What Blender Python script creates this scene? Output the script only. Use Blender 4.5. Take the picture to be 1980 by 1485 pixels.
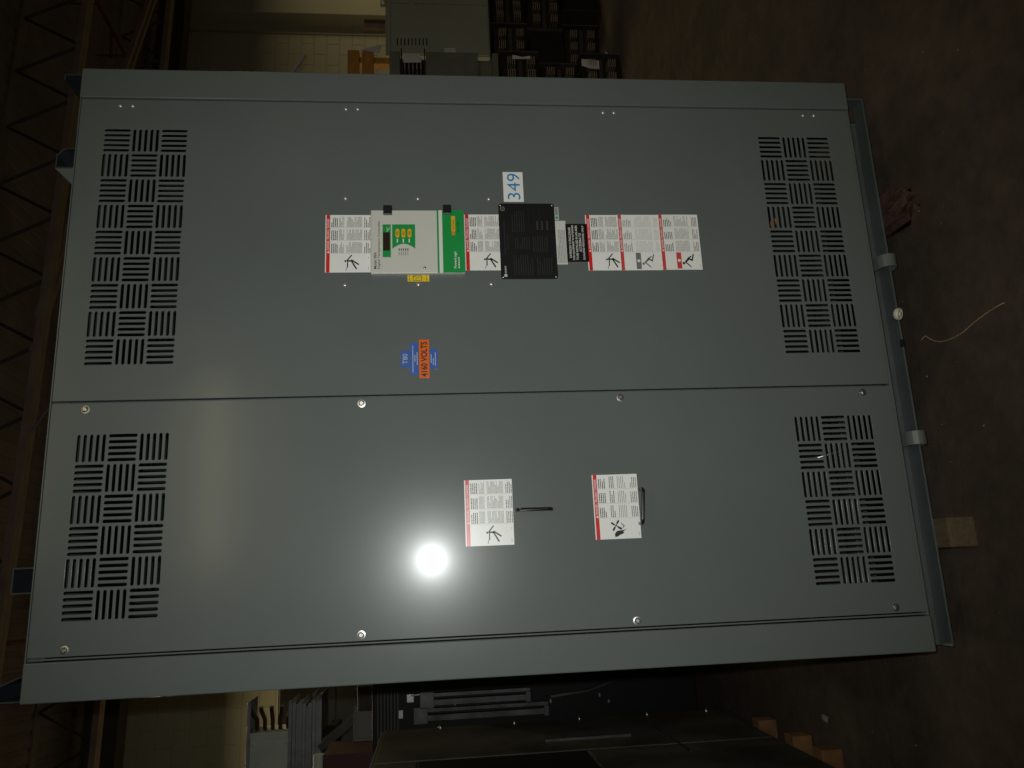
import bpy, bmesh, math, random
from mathutils import Vector, Matrix

random.seed(7)
scene = bpy.context.scene
COL = scene.collection
for o in list(bpy.data.objects):
    bpy.data.objects.remove(o)

# ------------------------------------------------------------------ camera
# solved from the vent grids of the cabinet front (plane Y = 0); the photograph is turned on its side
CAM = Vector((-0.6260, -2.1558, 1.5925))
IR = Vector((-0.04254238, -0.09096516, -0.99494497))   # picture right
ID = Vector((-0.97208360, 0.23376430, 0.02019242))     # picture down
IF = Vector((0.23074581, 0.96802871, -0.09837063))     # forward
FPX = 1477.39
cam_d = bpy.data.cameras.new('camera')
cam_d.sensor_width = 36.0
cam_d.lens = 36.0 * FPX / 1980.0
cam_d.clip_start = 0.05
cam_d.clip_end = 200
cam = bpy.data.objects.new('camera', cam_d)
COL.objects.link(cam)
cam.matrix_world = Matrix(((IR.x, -ID.x, -IF.x, CAM.x), (IR.y, -ID.y, -IF.y, CAM.y),
                           (IR.z, -ID.z, -IF.z, CAM.z), (0, 0, 0, 1)))
scene.camera = cam

def ray(px, py):
    return IR * ((px - 990) / FPX) + ID * ((py - 742.5) / FPX) + IF
def atY(px, py, Y):
    d = ray(px, py); return CAM + d * ((Y - CAM.y) / d.y)
def atZ(px, py, Z):
    d = ray(px, py); return CAM + d * ((Z - CAM.z) / d.z)
def atX(px, py, X):
    d = ray(px, py); return CAM + d * ((X - CAM.x) / d.x)
def pix(P):
    c = Vector(P) - CAM
    w = c.dot(IF)
    if w < 0.1: return (-9999, -9999)
    return 990 + FPX * c.dot(IR) / w, 742.5 + FPX * c.dot(ID) / w

# ------------------------------------------------------------------ world and lamps
world = bpy.data.worlds.new('World'); scene.world = world; world.use_nodes = True
bg = world.node_tree.nodes['Background']
bg.inputs[0].default_value = (1.0, 0.83, 0.64, 1); bg.inputs[1].default_value = 0.030
scene.view_settings.view_transform = 'Standard'
scene.view_settings.look = 'None'
scene.view_settings.exposure = 0
scene.view_settings.gamma = 1
scene.render.engine = 'CYCLES'

# the camera's own flash, a hand's breadth from the lens
fl = bpy.data.lights.new('camera_flash', 'SPOT')
fl.energy = 110; fl.color = (0.96, 1.0, 0.98); fl.shadow_soft_size = 0.012
fl.spot_size = math.radians(99); fl.spot_blend = 1.0
flo = bpy.data.objects.new('camera_flash', fl); COL.objects.link(flo)
flo.location = CAM + Vector((0.047, 0.0, 0.045))
flo.rotation_euler = (IF + Vector((-0.03, 0, 0.02))).to_track_quat('-Z', 'Y').to_euler()

# fluorescent strip fittings hung under the roof (their streaks show in the paint)
def strip(x, y, z, e, sx=2.3, sy=0.16, yaw=0.06):
    l = bpy.data.lights.new('fluorescent_strip', 'AREA'); l.shape = 'RECTANGLE'
    l.size = sx; l.size_y = sy; l.energy = e; l.color = (1.0, 0.85, 0.50)
    o = bpy.data.objects.new('fluorescent_strip', l); COL.objects.link(o)
    o.location = (x, y, z); o.rotation_euler = (0, 0, yaw)
strip(0.62, -7.35, 4.3, 88)
strip(0.62, -3.05, 4.3, 12)
strip(7.6, -11.3, 4.3, 12)
strip(11.2, 5.2, 4.4, 95)
strip(1.6, 5.6, 4.3, 30)
strip(-2.0, 5.6, 4.3, 48)

# ------------------------------------------------------------------ materials
MATS = {}
def mat(name, col, rough=0.5, metal=0.0, var=0.0, vscale=6.0, bump=0.0, bscale=60.0, spec=0.5,
        coat=0.0, coat_r=0.1, col2=None, emit=0.0, detail=6.0, stretch=None, rvar=0.0):
    if name in MATS: return MATS[name]
    m = bpy.data.materials.new(name); m.use_nodes = True
    nt = m.node_tree; N = nt.nodes; L = nt.links
    b = N['Principled BSDF']
    b.inputs['Base Color'].default_value = (*col, 1)
    b.inputs['Roughness'].default_value = rough
    b.inputs['Metallic'].default_value = metal
    b.inputs['Specular IOR Level'].default_value = spec
    b.inputs['Coat Weight'].default_value = coat
    b.inputs['Coat Roughness'].default_value = coat_r
    if var or col2 or bump or rvar:
        tc = N.new('ShaderNodeTexCoord')
        mp = N.new('ShaderNodeMapping')
        L.new(tc.outputs['Object'], mp.inputs['Vector'])
        if stretch: mp.inputs['Scale'].default_value = stretch
    if var or col2:
        n = N.new('ShaderNodeTexNoise'); n.inputs['Scale'].default_value = vscale
        n.inputs['Detail'].default_value = detail; n.inputs['Roughness'].default_value = 0.62
        L.new(mp.outputs[0], n.inputs['Vector'])
        r = N.new('ShaderNodeValToRGB')
        c2 = col2 if col2 else tuple(c * (1 - var) for c in col)
        c1 = col if col2 else tuple(min(1, c * (1 + var)) for c in col)
        r.color_ramp.elements[0].position = 0.32; r.color_ramp.elements[0].color = (*c2, 1)
        r.color_ramp.elements[1].position = 0.68; r.color_ramp.elements[1].color = (*c1, 1)
        L.new(n.outputs['Fac'], r.inputs['Fac']); L.new(r.outputs['Color'], b.inputs['Base Color'])
        if rvar:
            mr = N.new('ShaderNodeMapRange')
            mr.inputs['To Min'].default_value = max(0.02, rough - rvar); mr.inputs['To Max'].default_value = min(1, rough + rvar)
            L.new(n.outputs['Fac'], mr.inputs['Value']); L.new(mr.outputs[0], b.inputs['Roughness'])
    if bump:
        n2 = N.new('ShaderNodeTexNoise'); n2.inputs['Scale'].default_value = bscale
        n2.inputs['Detail'].default_value = 3
        L.new(mp.outputs[0], n2.inputs['Vector'])
        bp = N.new('ShaderNodeBump'); bp.inputs['Strength'].default_value = bump
        bp.inputs['Distance'].default_value = 0.004
        L.new(n2.outputs['Fac'], bp.inputs['Height']); L.new(bp.outputs[0], b.inputs['Normal'])
    MATS[name] = m
    return m

PAINT = mat('grey_enamel', (0.114, 0.128, 0.124), rough=0.265, var=0.05, vscale=2.2, bump=0.03, bscale=420,
            spec=0.15, coat=0.17, coat_r=0.155)
PAINT_IN = mat('grey_enamel_inside', (0.10, 0.12, 0.12), rough=0.5, var=0.08, vscale=5)
BLUEGREY = mat('dark_grey_steel', (0.080, 0.092, 0.095), rough=0.42, var=0.15, vscale=7)
WHITE = mat('sticker_white', (0.78, 0.78, 0.75), rough=0.32, var=0.02, vscale=20)
RED = mat('sticker_red', (0.62, 0.022, 0.016), rough=0.30)
REDF = mat('sticker_red_worn', (0.58, 0.06, 0.06), rough=0.30)
INK = mat('print_black', (0.012, 0.012, 0.013), rough=0.4)
INKG = mat('print_grey', (0.17, 0.17, 0.17), rough=0.4)
LINE = mat('print_rule', (0.42, 0.42, 0.41), rough=0.4)
PWHITE = mat('print_white', (0.75, 0.75, 0.73), rough=0.35)
PALE = mat('print_pale', (0.40, 0.47, 0.55), rough=0.35)
DIMTXT = mat('print_dim', (0.034, 0.034, 0.034), rough=0.35)
CTRL = mat('controller_ivory', (0.56, 0.555, 0.51), rough=0.45, var=0.02, vscale=15, bump=0.02, bscale=700)
GREEN = mat('controller_green', (0.006, 0.27, 0.055), rough=0.4, var=0.04, vscale=14)
YEL = mat('button_yellow', (0.72, 0.40, 0.012), rough=0.4)
YEL2 = mat('sticker_yellow', (0.68, 0.50, 0.02), rough=0.35)
LCD = mat('display_window', (0.030, 0.018, 0.012), rough=0.15)
BLACKP = mat('black_plastic', (0.009, 0.009, 0.010), rough=0.38)
PLATE = mat('nameplate_black', (0.010, 0.010, 0.010), rough=0.34, var=0.1, vscale=30)
BLUE = mat('sticker_blue', (0.035, 0.10, 0.37), rough=0.35, var=0.04, vscale=20)
NBLUE = mat('print_blue', (0.012, 0.21, 0.52), rough=0.4)
ORANGE = mat('sticker_orange', (0.72, 0.125, 0.004), rough=0.32)
CHROME = mat('bright_zinc', (0.52, 0.51, 0.49), rough=0.36, metal=1.0, var=0.06, vscale=60)
ZINC = mat('galvanised_steel', (0.42, 0.43, 0.44), rough=0.34, metal=1.0, var=0.2, vscale=25)
RUBBER = mat('black_handle', (0.010, 0.009, 0.010), rough=0.30)
FLOORM = mat('worn_concrete', (0.080, 0.059, 0.043), rough=0.85, col2=(0.042, 0.031, 0.0235), vscale=1.7, detail=14,
             bump=0.5, bscale=28, rvar=0.1, spec=0.3)
def mottle(m):
    """second, finer layer of dirt and scuffs over the concrete"""
    nt = m.node_tree; N = nt.nodes; L = nt.links; b = N['Principled BSDF']
    src = b.inputs['Base Color'].links[0].from_socket
    tc = N.new('ShaderNodeTexCoord')
    n = N.new('ShaderNodeTexNoise'); n.inputs['Scale'].default_value = 11; n.inputs['Detail'].default_value = 10; n.inputs['Roughness'].default_value = 0.7
    L.new(tc.outputs['Object'], n.inputs['Vector'])
    mr = N.new('ShaderNodeMapRange'); mr.inputs['From Min'].default_value = 0.3; mr.inputs['From Max'].default_value = 0.7
    mr.inputs['To Min'].default_value = 0.72; mr.inputs['To Max'].default_value = 1.25
    L.new(n.outputs['Fac'], mr.inputs['Value'])
    mx = N.new('ShaderNodeMix'); mx.data_type = 'RGBA'; mx.blend_type = 'MULTIPLY'; mx.inputs['Factor'].default_value = 1.0
    L.new(src, mx.inputs['A']); L.new(mr.outputs[0], mx.inputs['B']); L.new(mx.outputs['Result'], b.inputs['Base Color'])
mottle(FLOORM)
WALLM = mat('cream_block_paint', (0.47, 0.43, 0.29), rough=0.6, var=0.07, vscale=2.0, bump=0.15, bscale=90)
WALLJ = mat('cream_joint_paint', (0.42, 0.385, 0.262), rough=0.7, var=0.1, vscale=8)
DECK = mat('brown_roof_deck', (0.205, 0.163, 0.130), rough=0.7, var=0.3, vscale=1.2)
STEEL_BR = mat('brown_primer_steel', (0.31, 0.225, 0.16), rough=0.6, var=0.2, vscale=5)
STEEL_DK = mat('dark_girder_steel', (0.06, 0.047, 0.038), rough=0.6, var=0.2, vscale=5)
REDPIPE = mat('red_pipe_paint', (0.15, 0.018, 0.014), rough=0.5, var=0.2, vscale=10)
WOOD = mat('old_timber', (0.120, 0.085, 0.048), rough=0.9, var=0.0, col2=(0.080, 0.056, 0.032), vscale=9,
           stretch=(8, 1, 8), bump=0.4, bscale=45)
WOODR = mat('red_brown_timber', (0.085, 0.038, 0.023), rough=0.9, col2=(0.035, 0.017, 0.011), vscale=22, bump=0.8, bscale=60)
WOODO = mat('orange_timber', (0.55, 0.26, 0.05), rough=0.7, col2=(0.38, 0.16, 0.03), vscale=10, stretch=(1, 1, 7), bump=0.2, bscale=40)
GEARG = mat('olive_grey_enamel', (0.36, 0.37, 0.275), rough=0.5, var=0.06, vscale=3)
GEARD = mat('dirty_dark_steel', (0.078, 0.070, 0.058), rough=0.55, col2=(0.020, 0.019, 0.016), vscale=3.2, detail=9, rvar=0.12)
GEARB = mat('black_steel', (0.0045, 0.0045, 0.0045), rough=0.55, var=0.3, vscale=4, spec=0.25)
GEARBR = mat('brown_grey_enamel', (0.060, 0.050, 0.036), rough=0.5, var=0.12, vscale=4)
BAKE = mat('black_moulding', (0.011, 0.010, 0.009), rough=0.55, var=0.2, vscale=12)
BRONZE = mat('tarnished_copper', (0.40, 0.31, 0.22), rough=0.45, metal=0.4, var=0.3, vscale=40)
COPPER = mat('dark_copper', (0.11, 0.055, 0.03), rough=0.4, metal=0.6, var=0.3, vscale=20)
DUCT = mat('pale_duct_paint', (0.54, 0.58, 0.50), rough=0.4, var=0.10, vscale=6)
DUCTS = mat('blue_grey_channel', (0.30, 0.32, 0.35), rough=0.35, metal=0.4, var=0.2, vscale=9)
PAPER = mat('paper', (0.62, 0.61, 0.56), rough=0.7, var=0.05, vscale=30)
ROLL = mat('brown_pipe', (0.13, 0.055, 0.028), rough=0.5, col2=(0.06, 0.028, 0.016), vscale=14)
DARK = mat('dark_hole', (0.004, 0.004, 0.004), rough=0.9)
COIL = mat('brown_coil_resin', (0.13, 0.058, 0.030), rough=0.32, var=0.25, vscale=10)
CORE = mat('core_steel', (0.045, 0.047, 0.052), rough=0.5, metal=0.0, var=0.15, vscale=10)
IVORY = mat('ivory_plastic', (0.62, 0.58, 0.46), rough=0.4)
STRING = mat('tan_string', (0.36, 0.24, 0.14), rough=0.8)
REDBOX = mat('red_carton', (0.055, 0.009, 0.010), rough=0.6)
PALW = mat('pallet_wood', (0.20, 0.098, 0.034), rough=0.85, col2=(0.11, 0.052, 0.02), vscale=12, bump=0.3, bscale=50)
RAIL = mat('dull_rail_steel', (0.085, 0.085, 0.085), rough=0.4, metal=0.6, var=0.45, vscale=8)
RUST = mat('orange_insulator', (0.55, 0.16, 0.03), rough=0.4)

# ------------------------------------------------------------------ mesh helpers
def finish(name, bm, mats, parent=None, smooth=False, loc=None):
    me = bpy.data.meshes.new(name)
    bmesh.ops.recalc_face_normals(bm, faces=bm.faces[:])
    bm.to_mesh(me); bm.free()
    for m in (mats if isinstance(mats, (list, tuple)) else [mats]): me.materials.append(m)
    if smooth:
        for p in me.polygons: p.use_smooth = True
    o = bpy.data.objects.new(name, me); COL.objects.link(o)
    if parent: o.parent = parent
    if loc: o.location = loc
    return o
def box(bm, x0, x1, y0, y1, z0, z1, bev=0.0, mi=0, seg=2):
    x0, x1 = sorted((x0, x1)); y0, y1 = sorted((y0, y1)); z0, z1 = sorted((z0, z1))
    vs = [bm.verts.new((x, y, z)) for x in (x0, x1) for y in (y0, y1) for z in (z0, z1)]
    fs = [(0, 1, 3, 2), (4, 6, 7, 5), (0, 4, 5, 1), (2, 3, 7, 6), (0, 2, 6, 4), (1, 5, 7, 3)]
    F = [bm.faces.new([vs[i] for i in f]) for f in fs]
    if bev:
        E = list({e for f in F for e in f.edges})
        R = bmesh.ops.bevel(bm, geom=E, offset=bev, segments=seg, profile=0.5, affect='EDGES')
        F = list({f for f in R['faces']} | {f for f in F if f.is_valid})
    for f in F: f.material_index = mi
    return F
def bar(bm, a, b, w, h=None, mi=0):
    """square bar from a to b"""
    h = h or w
    a = Vector(a); b = Vector(b); d = (b - a).normalized()
    up = Vector((0, 0, 1)) if abs(d.z) < 0.9 else Vector((0, 1, 0))
    s = d.cross(up).normalized(); t = s.cross(d).normalized()
    vs = [bm.verts.new(p + s * i * w / 2 + t * j * h / 2) for p in (a, b) for i, j in ((-1, -1), (1, -1), (1, 1), (-1, 1))]
    for f in ((0, 1, 2, 3), (7, 6, 5, 4), (0, 4, 5, 1), (1, 5, 6, 2), (2, 6, 7, 3), (3, 7, 4, 0)):
        bm.faces.new([vs[i] for i in f]).material_index = mi
def tube(bm, pts, r, n=10, mi=0, caps=True):
    pts = [Vector(p) for p in pts]; rings = []
    for i, p in enumerate(pts):
        d = (pts[min(i + 1, len(pts) - 1)] - pts[max(i - 1, 0)]).normalized()
        up = Vector((0, 0, 1)) if abs(d.z) < 0.9 else Vector((0, 1, 0))
        s = d.cross(up).normalized(); t = s.cross(d).normalized()
        rings.append([bm.verts.new(p + (s * math.cos(a) + t * math.sin(a)) * r) for a in [2 * math.pi * k / n for k in range(n)]])
    for A, B in zip(rings, rings[1:]):
        for k in range(n): bm.faces.new((A[k], A[(k + 1) % n], B[(k + 1) % n], B[k])).material_index = mi
    if caps:
        bm.faces.new(rings[0]).material_index = mi; bm.faces.new(rings[-1][::-1]).material_index = mi
def prism_y(bm, pts, y0, y1, mi=0):
    """polygon in X,Z extruded along Y"""
    A = [bm.verts.new((x, y0, z)) for x, z in pts]; B = [bm.verts.new((x, y1, z)) for x, z in pts]
    bm.faces.new(A).material_index = mi; bm.faces.new(B[::-1]).material_index = mi
    n = len(pts)
    for i in range(n): bm.faces.new((A[i], A[(i + 1) % n], B[(i + 1) % n], B[i])).material_index = mi
def lathe_y(bm, prof, n=20, mi=0, c=(0, 0, 0)):
    """profile (radius, y) turned round the Y axis"""
    rings = []
    for r, y in prof:
        if r < 1e-6: rings.append([bm.verts.new((c[0], c[1] + y, c[2]))])
        else: rings.append([bm.verts.new((c[0] + r * math.cos(a), c[1] + y, c[2] + r * math.sin(a))) for a in [2 * math.pi * k / n for k in range(n)]])
    for A, B in zip(rings, rings[1:]):
        if len(A) == 1 and len(B) == 1: continue
        for k in range(n):
            if len(A) == 1: f = bm.faces.new((A[0], B[k], B[(k + 1) % n]))
            elif len(B) == 1: f = bm.faces.new((A[k], A[(k + 1) % n], B[0]))
            else: f = bm.faces.new((A[k], A[(k + 1) % n], B[(k + 1) % n], B[k]))
            f.material_index = mi
def empty(name, loc=(0, 0, 0), rz=0.0):
    o = bpy.data.objects.new(name, None); COL.objects.link(o); o.location = loc; o.rotation_euler = (0, 0, rz)
    o.empty_display_size = 0.1
    return o
def tag(o, label, cat, group=None):
    o['label'] = label; o['category'] = cat
    if group: o['group'] = group
    return o
def structure(o):
    o['kind'] = 'structure'; return o
def copy_tree(o, parent=None):
    c = o.copy(); COL.objects.link(c); c.parent = parent
    for ch in list(o.children): copy_tree(ch, c)
    return c

# flat print: quads, polygons and lettering lying on a plane Y = const, facing the camera side (-Y)
TEXT_CACHE = {}
def text_geo(s, bold=0.0):
    k = (s, bold)
    if k not in TEXT_CACHE:
        cu = bpy.data.curves.new('t', 'FONT'); cu.body = s; cu.size = 1; cu.offset = bold; cu.resolution_u = 3
        ob = bpy.data.objects.new('t', cu); COL.objects.link(ob)
        bpy.context.view_layer.update()
        me = bpy.data.meshes.new_from_object(ob.evaluated_get(bpy.context.evaluated_depsgraph_get()))
        V = [(v.co.x, v.co.y) for v in me.vertices]; F = [tuple(p.vertices) for p in me.polygons]
        bpy.data.objects.remove(ob); bpy.data.curves.remove(cu); bpy.data.meshes.remove(me)
        TEXT_CACHE[k] = (V, F)
    return TEXT_CACHE[k]
class Print:
    def __init__(s, y):
        s.bm = bmesh.new(); s.y = y; s.mats = []
    def mi(s, m):
        if m not in s.mats: s.mats.append(m)
        return s.mats.index(m)
    def poly(s, pts, m, lay=0):
        f = s.bm.faces.new([s.bm.verts.new((x, s.y - 0.0004 * lay, z)) for x, z in pts]); f.material_index = s.mi(m)
    def rect(s, x0, x1, z0, z1, m, lay=0):
        s.poly([(x0, z0), (x1, z0), (x1, z1), (x0, z1)], m, lay)
    def seg(s, a, b, w, m, lay=0, round_=True):
        a = Vector(a); b = Vector(b); d = (b - a).normalized(); n = Vector((-d.y, d.x)) * w / 2
        s.poly([tuple(a + n), tuple(a - n), tuple(b - n), tuple(b + n)], m, lay)
        if round_:
            s.disc(a, w / 2, m, lay + 0.25, 8); s.disc(b, w / 2, m, lay + 0.25, 8)
    def disc(s, c, r, m, lay=0, n=14):
        s.poly([(c[0] + r * math.cos(2 * math.pi * k / n), c[1] + r * math.sin(2 * math.pi * k / n)) for k in range(n)], m, lay)
    def ring(s, c, r0, r1, m, lay=0, n=18):
        for k in range(n):
            a, b = 2 * math.pi * k / n, 2 * math.pi * (k + 1) / n
            s.poly([(c[0] + r * math.cos(t), c[1] + r * math.sin(t)) for r, t in ((r0, a), (r1, a), (r1, b), (r0, b))], m, lay)
    def text(s, t, x0, x1, z0, z1, m, lay=0, bold=0.0, caps=True):
        """lettering fitted to the box"""
        V, F = text_geo(t, bold)
        ax = min(v[0] for v in V); bx = max(v[0] for v in V); az = min(v[1] for v in V); bz = max(v[1] for v in V)
        vs = [s.bm.verts.new((x0 + (x - ax) / (bx - ax) * (x1 - x0), s.y - 0.0004 * lay, z0 + (z - az) / (bz - az) * (z1 - z0))) for x, z in V]
        k = s.mi(m)
        for f in F:
            try: s.bm.faces.new([vs[i] for i in f]).material_index = k
            except ValueError: pass
    def lines(s, x0, x1, z1, z0, step, h, m, lay=0, fill=0.9, first_full=True):
        """rows of words too small to read"""
        z = z1
        while z - h > z0:
            x = x0; end = x0 + (x1 - x0) * (fill if random.random() < 0.72 else random.uniform(0.35, 0.8))
            while x < end:
                w = random.uniform(0.0018, 0.0068)
                s.rect(x, min(x + w, end), z - h, z, m, lay)
                x += w + 0.0010
            z -= step
    def build(s, name, parent):
        me = bpy.data.meshes.new(name); s.bm.to_mesh(me); s.bm.free()
        for m in s.mats: me.materials.append(m)
        o = bpy.data.objects.new(name, me); COL.objects.link(o); o.parent = parent
        return o

def sticker(name, label, x0, x1, z0, z1, parent, m, y=0.0, rot=0.0, t=0.0007, round_=0.0):
    """thin sheet stuck on the plane Y = y"""
    bm = bmesh.new()
    box(bm, x0, x1, y - t, y + 0.0006, z0, z1)
    o = finish(name, bm, m, parent)
    if label: o['label'] = label
    return o

# ------------------------------------------------------------------ the setting
TH = 0.062                                        # the building stands a little askew to the cabinet
def bld(x, y, z=0):                               # building frame to world
    c, s = math.cos(TH), math.sin(TH)
    return Vector((x * c - y * s, x * s + y * c, z))
bm = bmesh.new()
bmesh.ops.create_grid(bm, x_segments=2, y_segments=2, size=30)
floor = structure(finish('floor', bm, FLOORM))
# roof deck: ribbed sheet
bm = bmesh.new()
ZD = 5.62
xs = [-13 + 0.15 * i for i in range(int(31 / 0.15))]
prev = None
for i, x in enumerate(xs):
    for xx, zz in ((x, ZD), (x + 0.09, ZD), (x + 0.105, ZD + 0.012), (x + 0.135, ZD + 0.012)):
        a = bm.verts.new((xx, -4, zz)); b = bm.verts.new((xx, 12, zz))
        if prev: bm.faces.new((prev[0], a, b, prev[1]))
        prev = (a, b)
deck = structure(finish('ceiling', bm, DECK)); deck.rotation_euler = (0, 0, TH)

# block wall behind: blocks that show are pieces, the rest one sheet of courses
WY = 8.35
bm = bmesh.new()
box(bm, -9, 15, WY + 0.004, WY + 0.25, 0, 5.62)
wall = structure(finish('wall', bm, WALLJ)); wall.rotation_euler = (0, 0, TH)
bmb = bmesh.new(); box(bmb, 0, 0.397, 0, 0.03, 0, 0.194, bev=0.004, seg=1)
block_me = bpy.data.meshes.new('block'); bmb.to_mesh(block_me); bmb.free(); block_me.materials.append(WALLM)
rest = bmesh.new(); nblk = 0
for k in range(28):
    z = 0.003 + k * 0.2032
    off = -9 + (0.2 if k % 2 else 0.0)
    for i in range(58):
        x = off + i * 0.4064
        if x + 0.397 > 15: continue
        p = pix(bld(x + 0.2, WY, z + 0.1))
        seen = (150 < p[0] < 780 and -25 < p[1] < 150) or (90 < p[0] < 560 and 1325 < p[1] < 1510)
        if seen and nblk < 295:
            o = bpy.data.objects.new('block', block_me); COL.objects.link(o); o.parent = wall
            o.location = (x, WY + random.uniform(-0.0012, 0.0012), z); nblk += 1
        else:
            vs = [rest.verts.new(v) for v in ((x, WY, z), (x + .397, WY, z), (x + .397, WY, z + .194), (x, WY, z + .194),
                                              (x, WY + .02, z), (x + .397, WY + .02, z), (x + .397, WY + .02, z + .194), (x, WY + .02, z + .194))]
            for f in ((0, 1, 2, 3), (0, 4, 5, 1), (1, 5, 6, 2), (2, 6, 7, 3), (3, 7, 4, 0)):
                rest.faces.new([vs[q] for q in f])
ro = finish('block_courses', rest, WALLM, wall); ro['kind'] = 'stuff'
# pilaster of the wall, right of the cabinet
P = atY(560, 15, 8.5)
ci, si = math.cos(-TH), math.sin(-TH)
pxl = P.x * ci - P.y * si
bm = bmesh.new(); box(bm, pxl, pxl + 1.0, WY - 0.26, WY + 0.05, 0.0, 5.6, bev=0.01)
pil = structure(finish('pilaster', bm, WALLM)); pil.rotation_euler = (0, 0, TH)
bm = bmesh.new(); tube(bm, [(pxl - 0.17, WY - 0.012, 0.0), (pxl - 0.17, WY - 0.012, 5.5)], 0.013)
cond = finish('conduit', bm, WALLM, None, True); cond.rotation_euler = (0, 0, TH)
tag(cond, 'thin cream painted conduit running up the block wall beside its pilaster', 'conduit')

# open-web roof joists
def joist(yb, label, x0=-9.0, x1=14.0, zb=5.0, phase=0.0):
    r = empty('roof_joist', bld(0, yb, 0), TH)
    b = bmesh.new()
    for sy in (-0.032, 0.032): box(b, x0, x1, sy - 0.028, sy + 0.028, zb, zb + 0.012); box(b, x0, x1, sy - 0.006, sy + 0.006, zb + 0.012, zb + 0.07)
    finish('bottom_chord', b, STEEL_BR, r)
    b = bmesh.new(); box(b, x0, x1, -0.06, 0.06, zb + 0.60, zb + 0.621); finish('top_chord', b, DECK, r)
    x = x0 + phase; up = True; k = 0
    bw = bmesh.new(); tube(bw, [(0, 0, zb + 0.03), (0.315, 0, zb + 0.605)], 0.015, 6); me1 = None
    w1 = finish('web_bar', bw, STEEL_DK, r)
    bw = bmesh.new(); tube(bw, [(0, 0, zb + 0.605), (0.315, 0, zb + 0.03)], 0.015, 6)
    w2 = finish('web_bar', bw, STEEL_DK, r)
    w1.location.x = x; w2.location.x = x + 0.315; x += 0.63
    while x + 0.63 < x1:
        for w in (w1, w2):
            c = w.copy(); COL.objects.link(c); c.parent = r; c.location.x = x + (0.315 if w is w2 else 0)
        x += 0.63
    tag(r, label, 'roof joist', 'roof joists'); return r
joist(4.50, 'brown open web roof joist running just above the top of the cabinet')
joist(6.52, 'brown open web roof joist near the cream block wall', phase=0.3)
# dark girder at the wall end
bm = bmesh.new()
box(bm, -9, 14, -0.02, 0.02, 5.12, 5.45); box(bm, -9, 14, -0.12, 0.12, 5.10, 5.12); box(bm, -9, 14, -0.12, 0.12, 5.45, 5.47)
g = finish('steel_girder', bm, STEEL_DK); g.location = bld(0, 7.35, 0); g.rotation_euler = (0, 0, TH)
tag(g, 'dark steel girder under the roof deck in front of the block wall', 'girder')
# diagonal braces and red sprinkler pipe overhead
bm = bmesh.new()
for s in (-0.16, 0.16):
    bar(bm, bld(1.8 + s, 4.5, 5.08), bld(8.4 + s, 6.52, 5.08), 0.05, 0.05)
for t_ in (0.2, 0.5, 0.8):
    bar(bm, bld(1.8 - .16 + 6.6 * t_, 4.5 + 2.02 * t_, 5.08), bld(1.8 + .16 + 6.6 * t_, 4.5 + 2.02 * t_, 5.08), 0.03)
tag(finish('roof_brace', bm, STEEL_BR), 'brown steel bracing angled across between two roof joists', 'brace')
A = atZ(165, -40, 5.3); B = atZ(243, 108, 5.3)
bm = bmesh.new(); tube(bm, [A, A.lerp(B, .5), B], 0.022, 8)
Q = A.lerp(B, 0.62); tube(bm, [Q, Q + Vector((-0.35, 0.05, 0.0))], 0.018, 8)
tube(bm, [A.lerp(B, .3), A.lerp(B, .3) + Vector((0, 0, 0.33))], 0.012, 6); tube(bm, [B, B + Vector((0, 0, 0.33))], 0.012, 6)
tag(finish('sprinkler_pipe', bm, REDPIPE), 'dark red sprinkler pipe with a short branch under the roof deck', 'pipe')
A = atZ(-40, 1252, 5.3); B = atZ(60, 1238, 5.3)
bm = bmesh.new(); tube(bm, [A, B], 0.016, 8); tube(bm, [A.lerp(B, .5), A.lerp(B, .5) + Vector((0, 0, 0.33))], 0.01, 6)
tag(finish('sprinkler_pipe', bm, REDPIPE), 'thin red pipe above the corner of the cabinet by its roof lug', 'pipe')

# ------------------------------------------------------------------ the transformer cabinet
cab = empty('transformer_cabinet', (0, 0, 0.089))
tag(cab, 'tall grey steel transformer cabinet with slotted vents and warning stickers', 'cabinet')
OFF = Vector((0, 0, 0.089))
def child(o):
    """geometry below is written in world metres; shift it under the cabinet's base"""
    o.parent = cab; o.matrix_parent_inverse = Matrix.Translation(-OFF); return o
XL, XR, ZB, ZT = -0.914, 0.909, 0.202, 2.651
DR0, DR1 = -0.1355, 0.8030          # door
PL0, PL1 = -0.8045, -0.1415         # fixed panel
PZ0, PZ1 = 0.2150, 2.6435
DEPTH = 1.42
U = 0.0826

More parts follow.
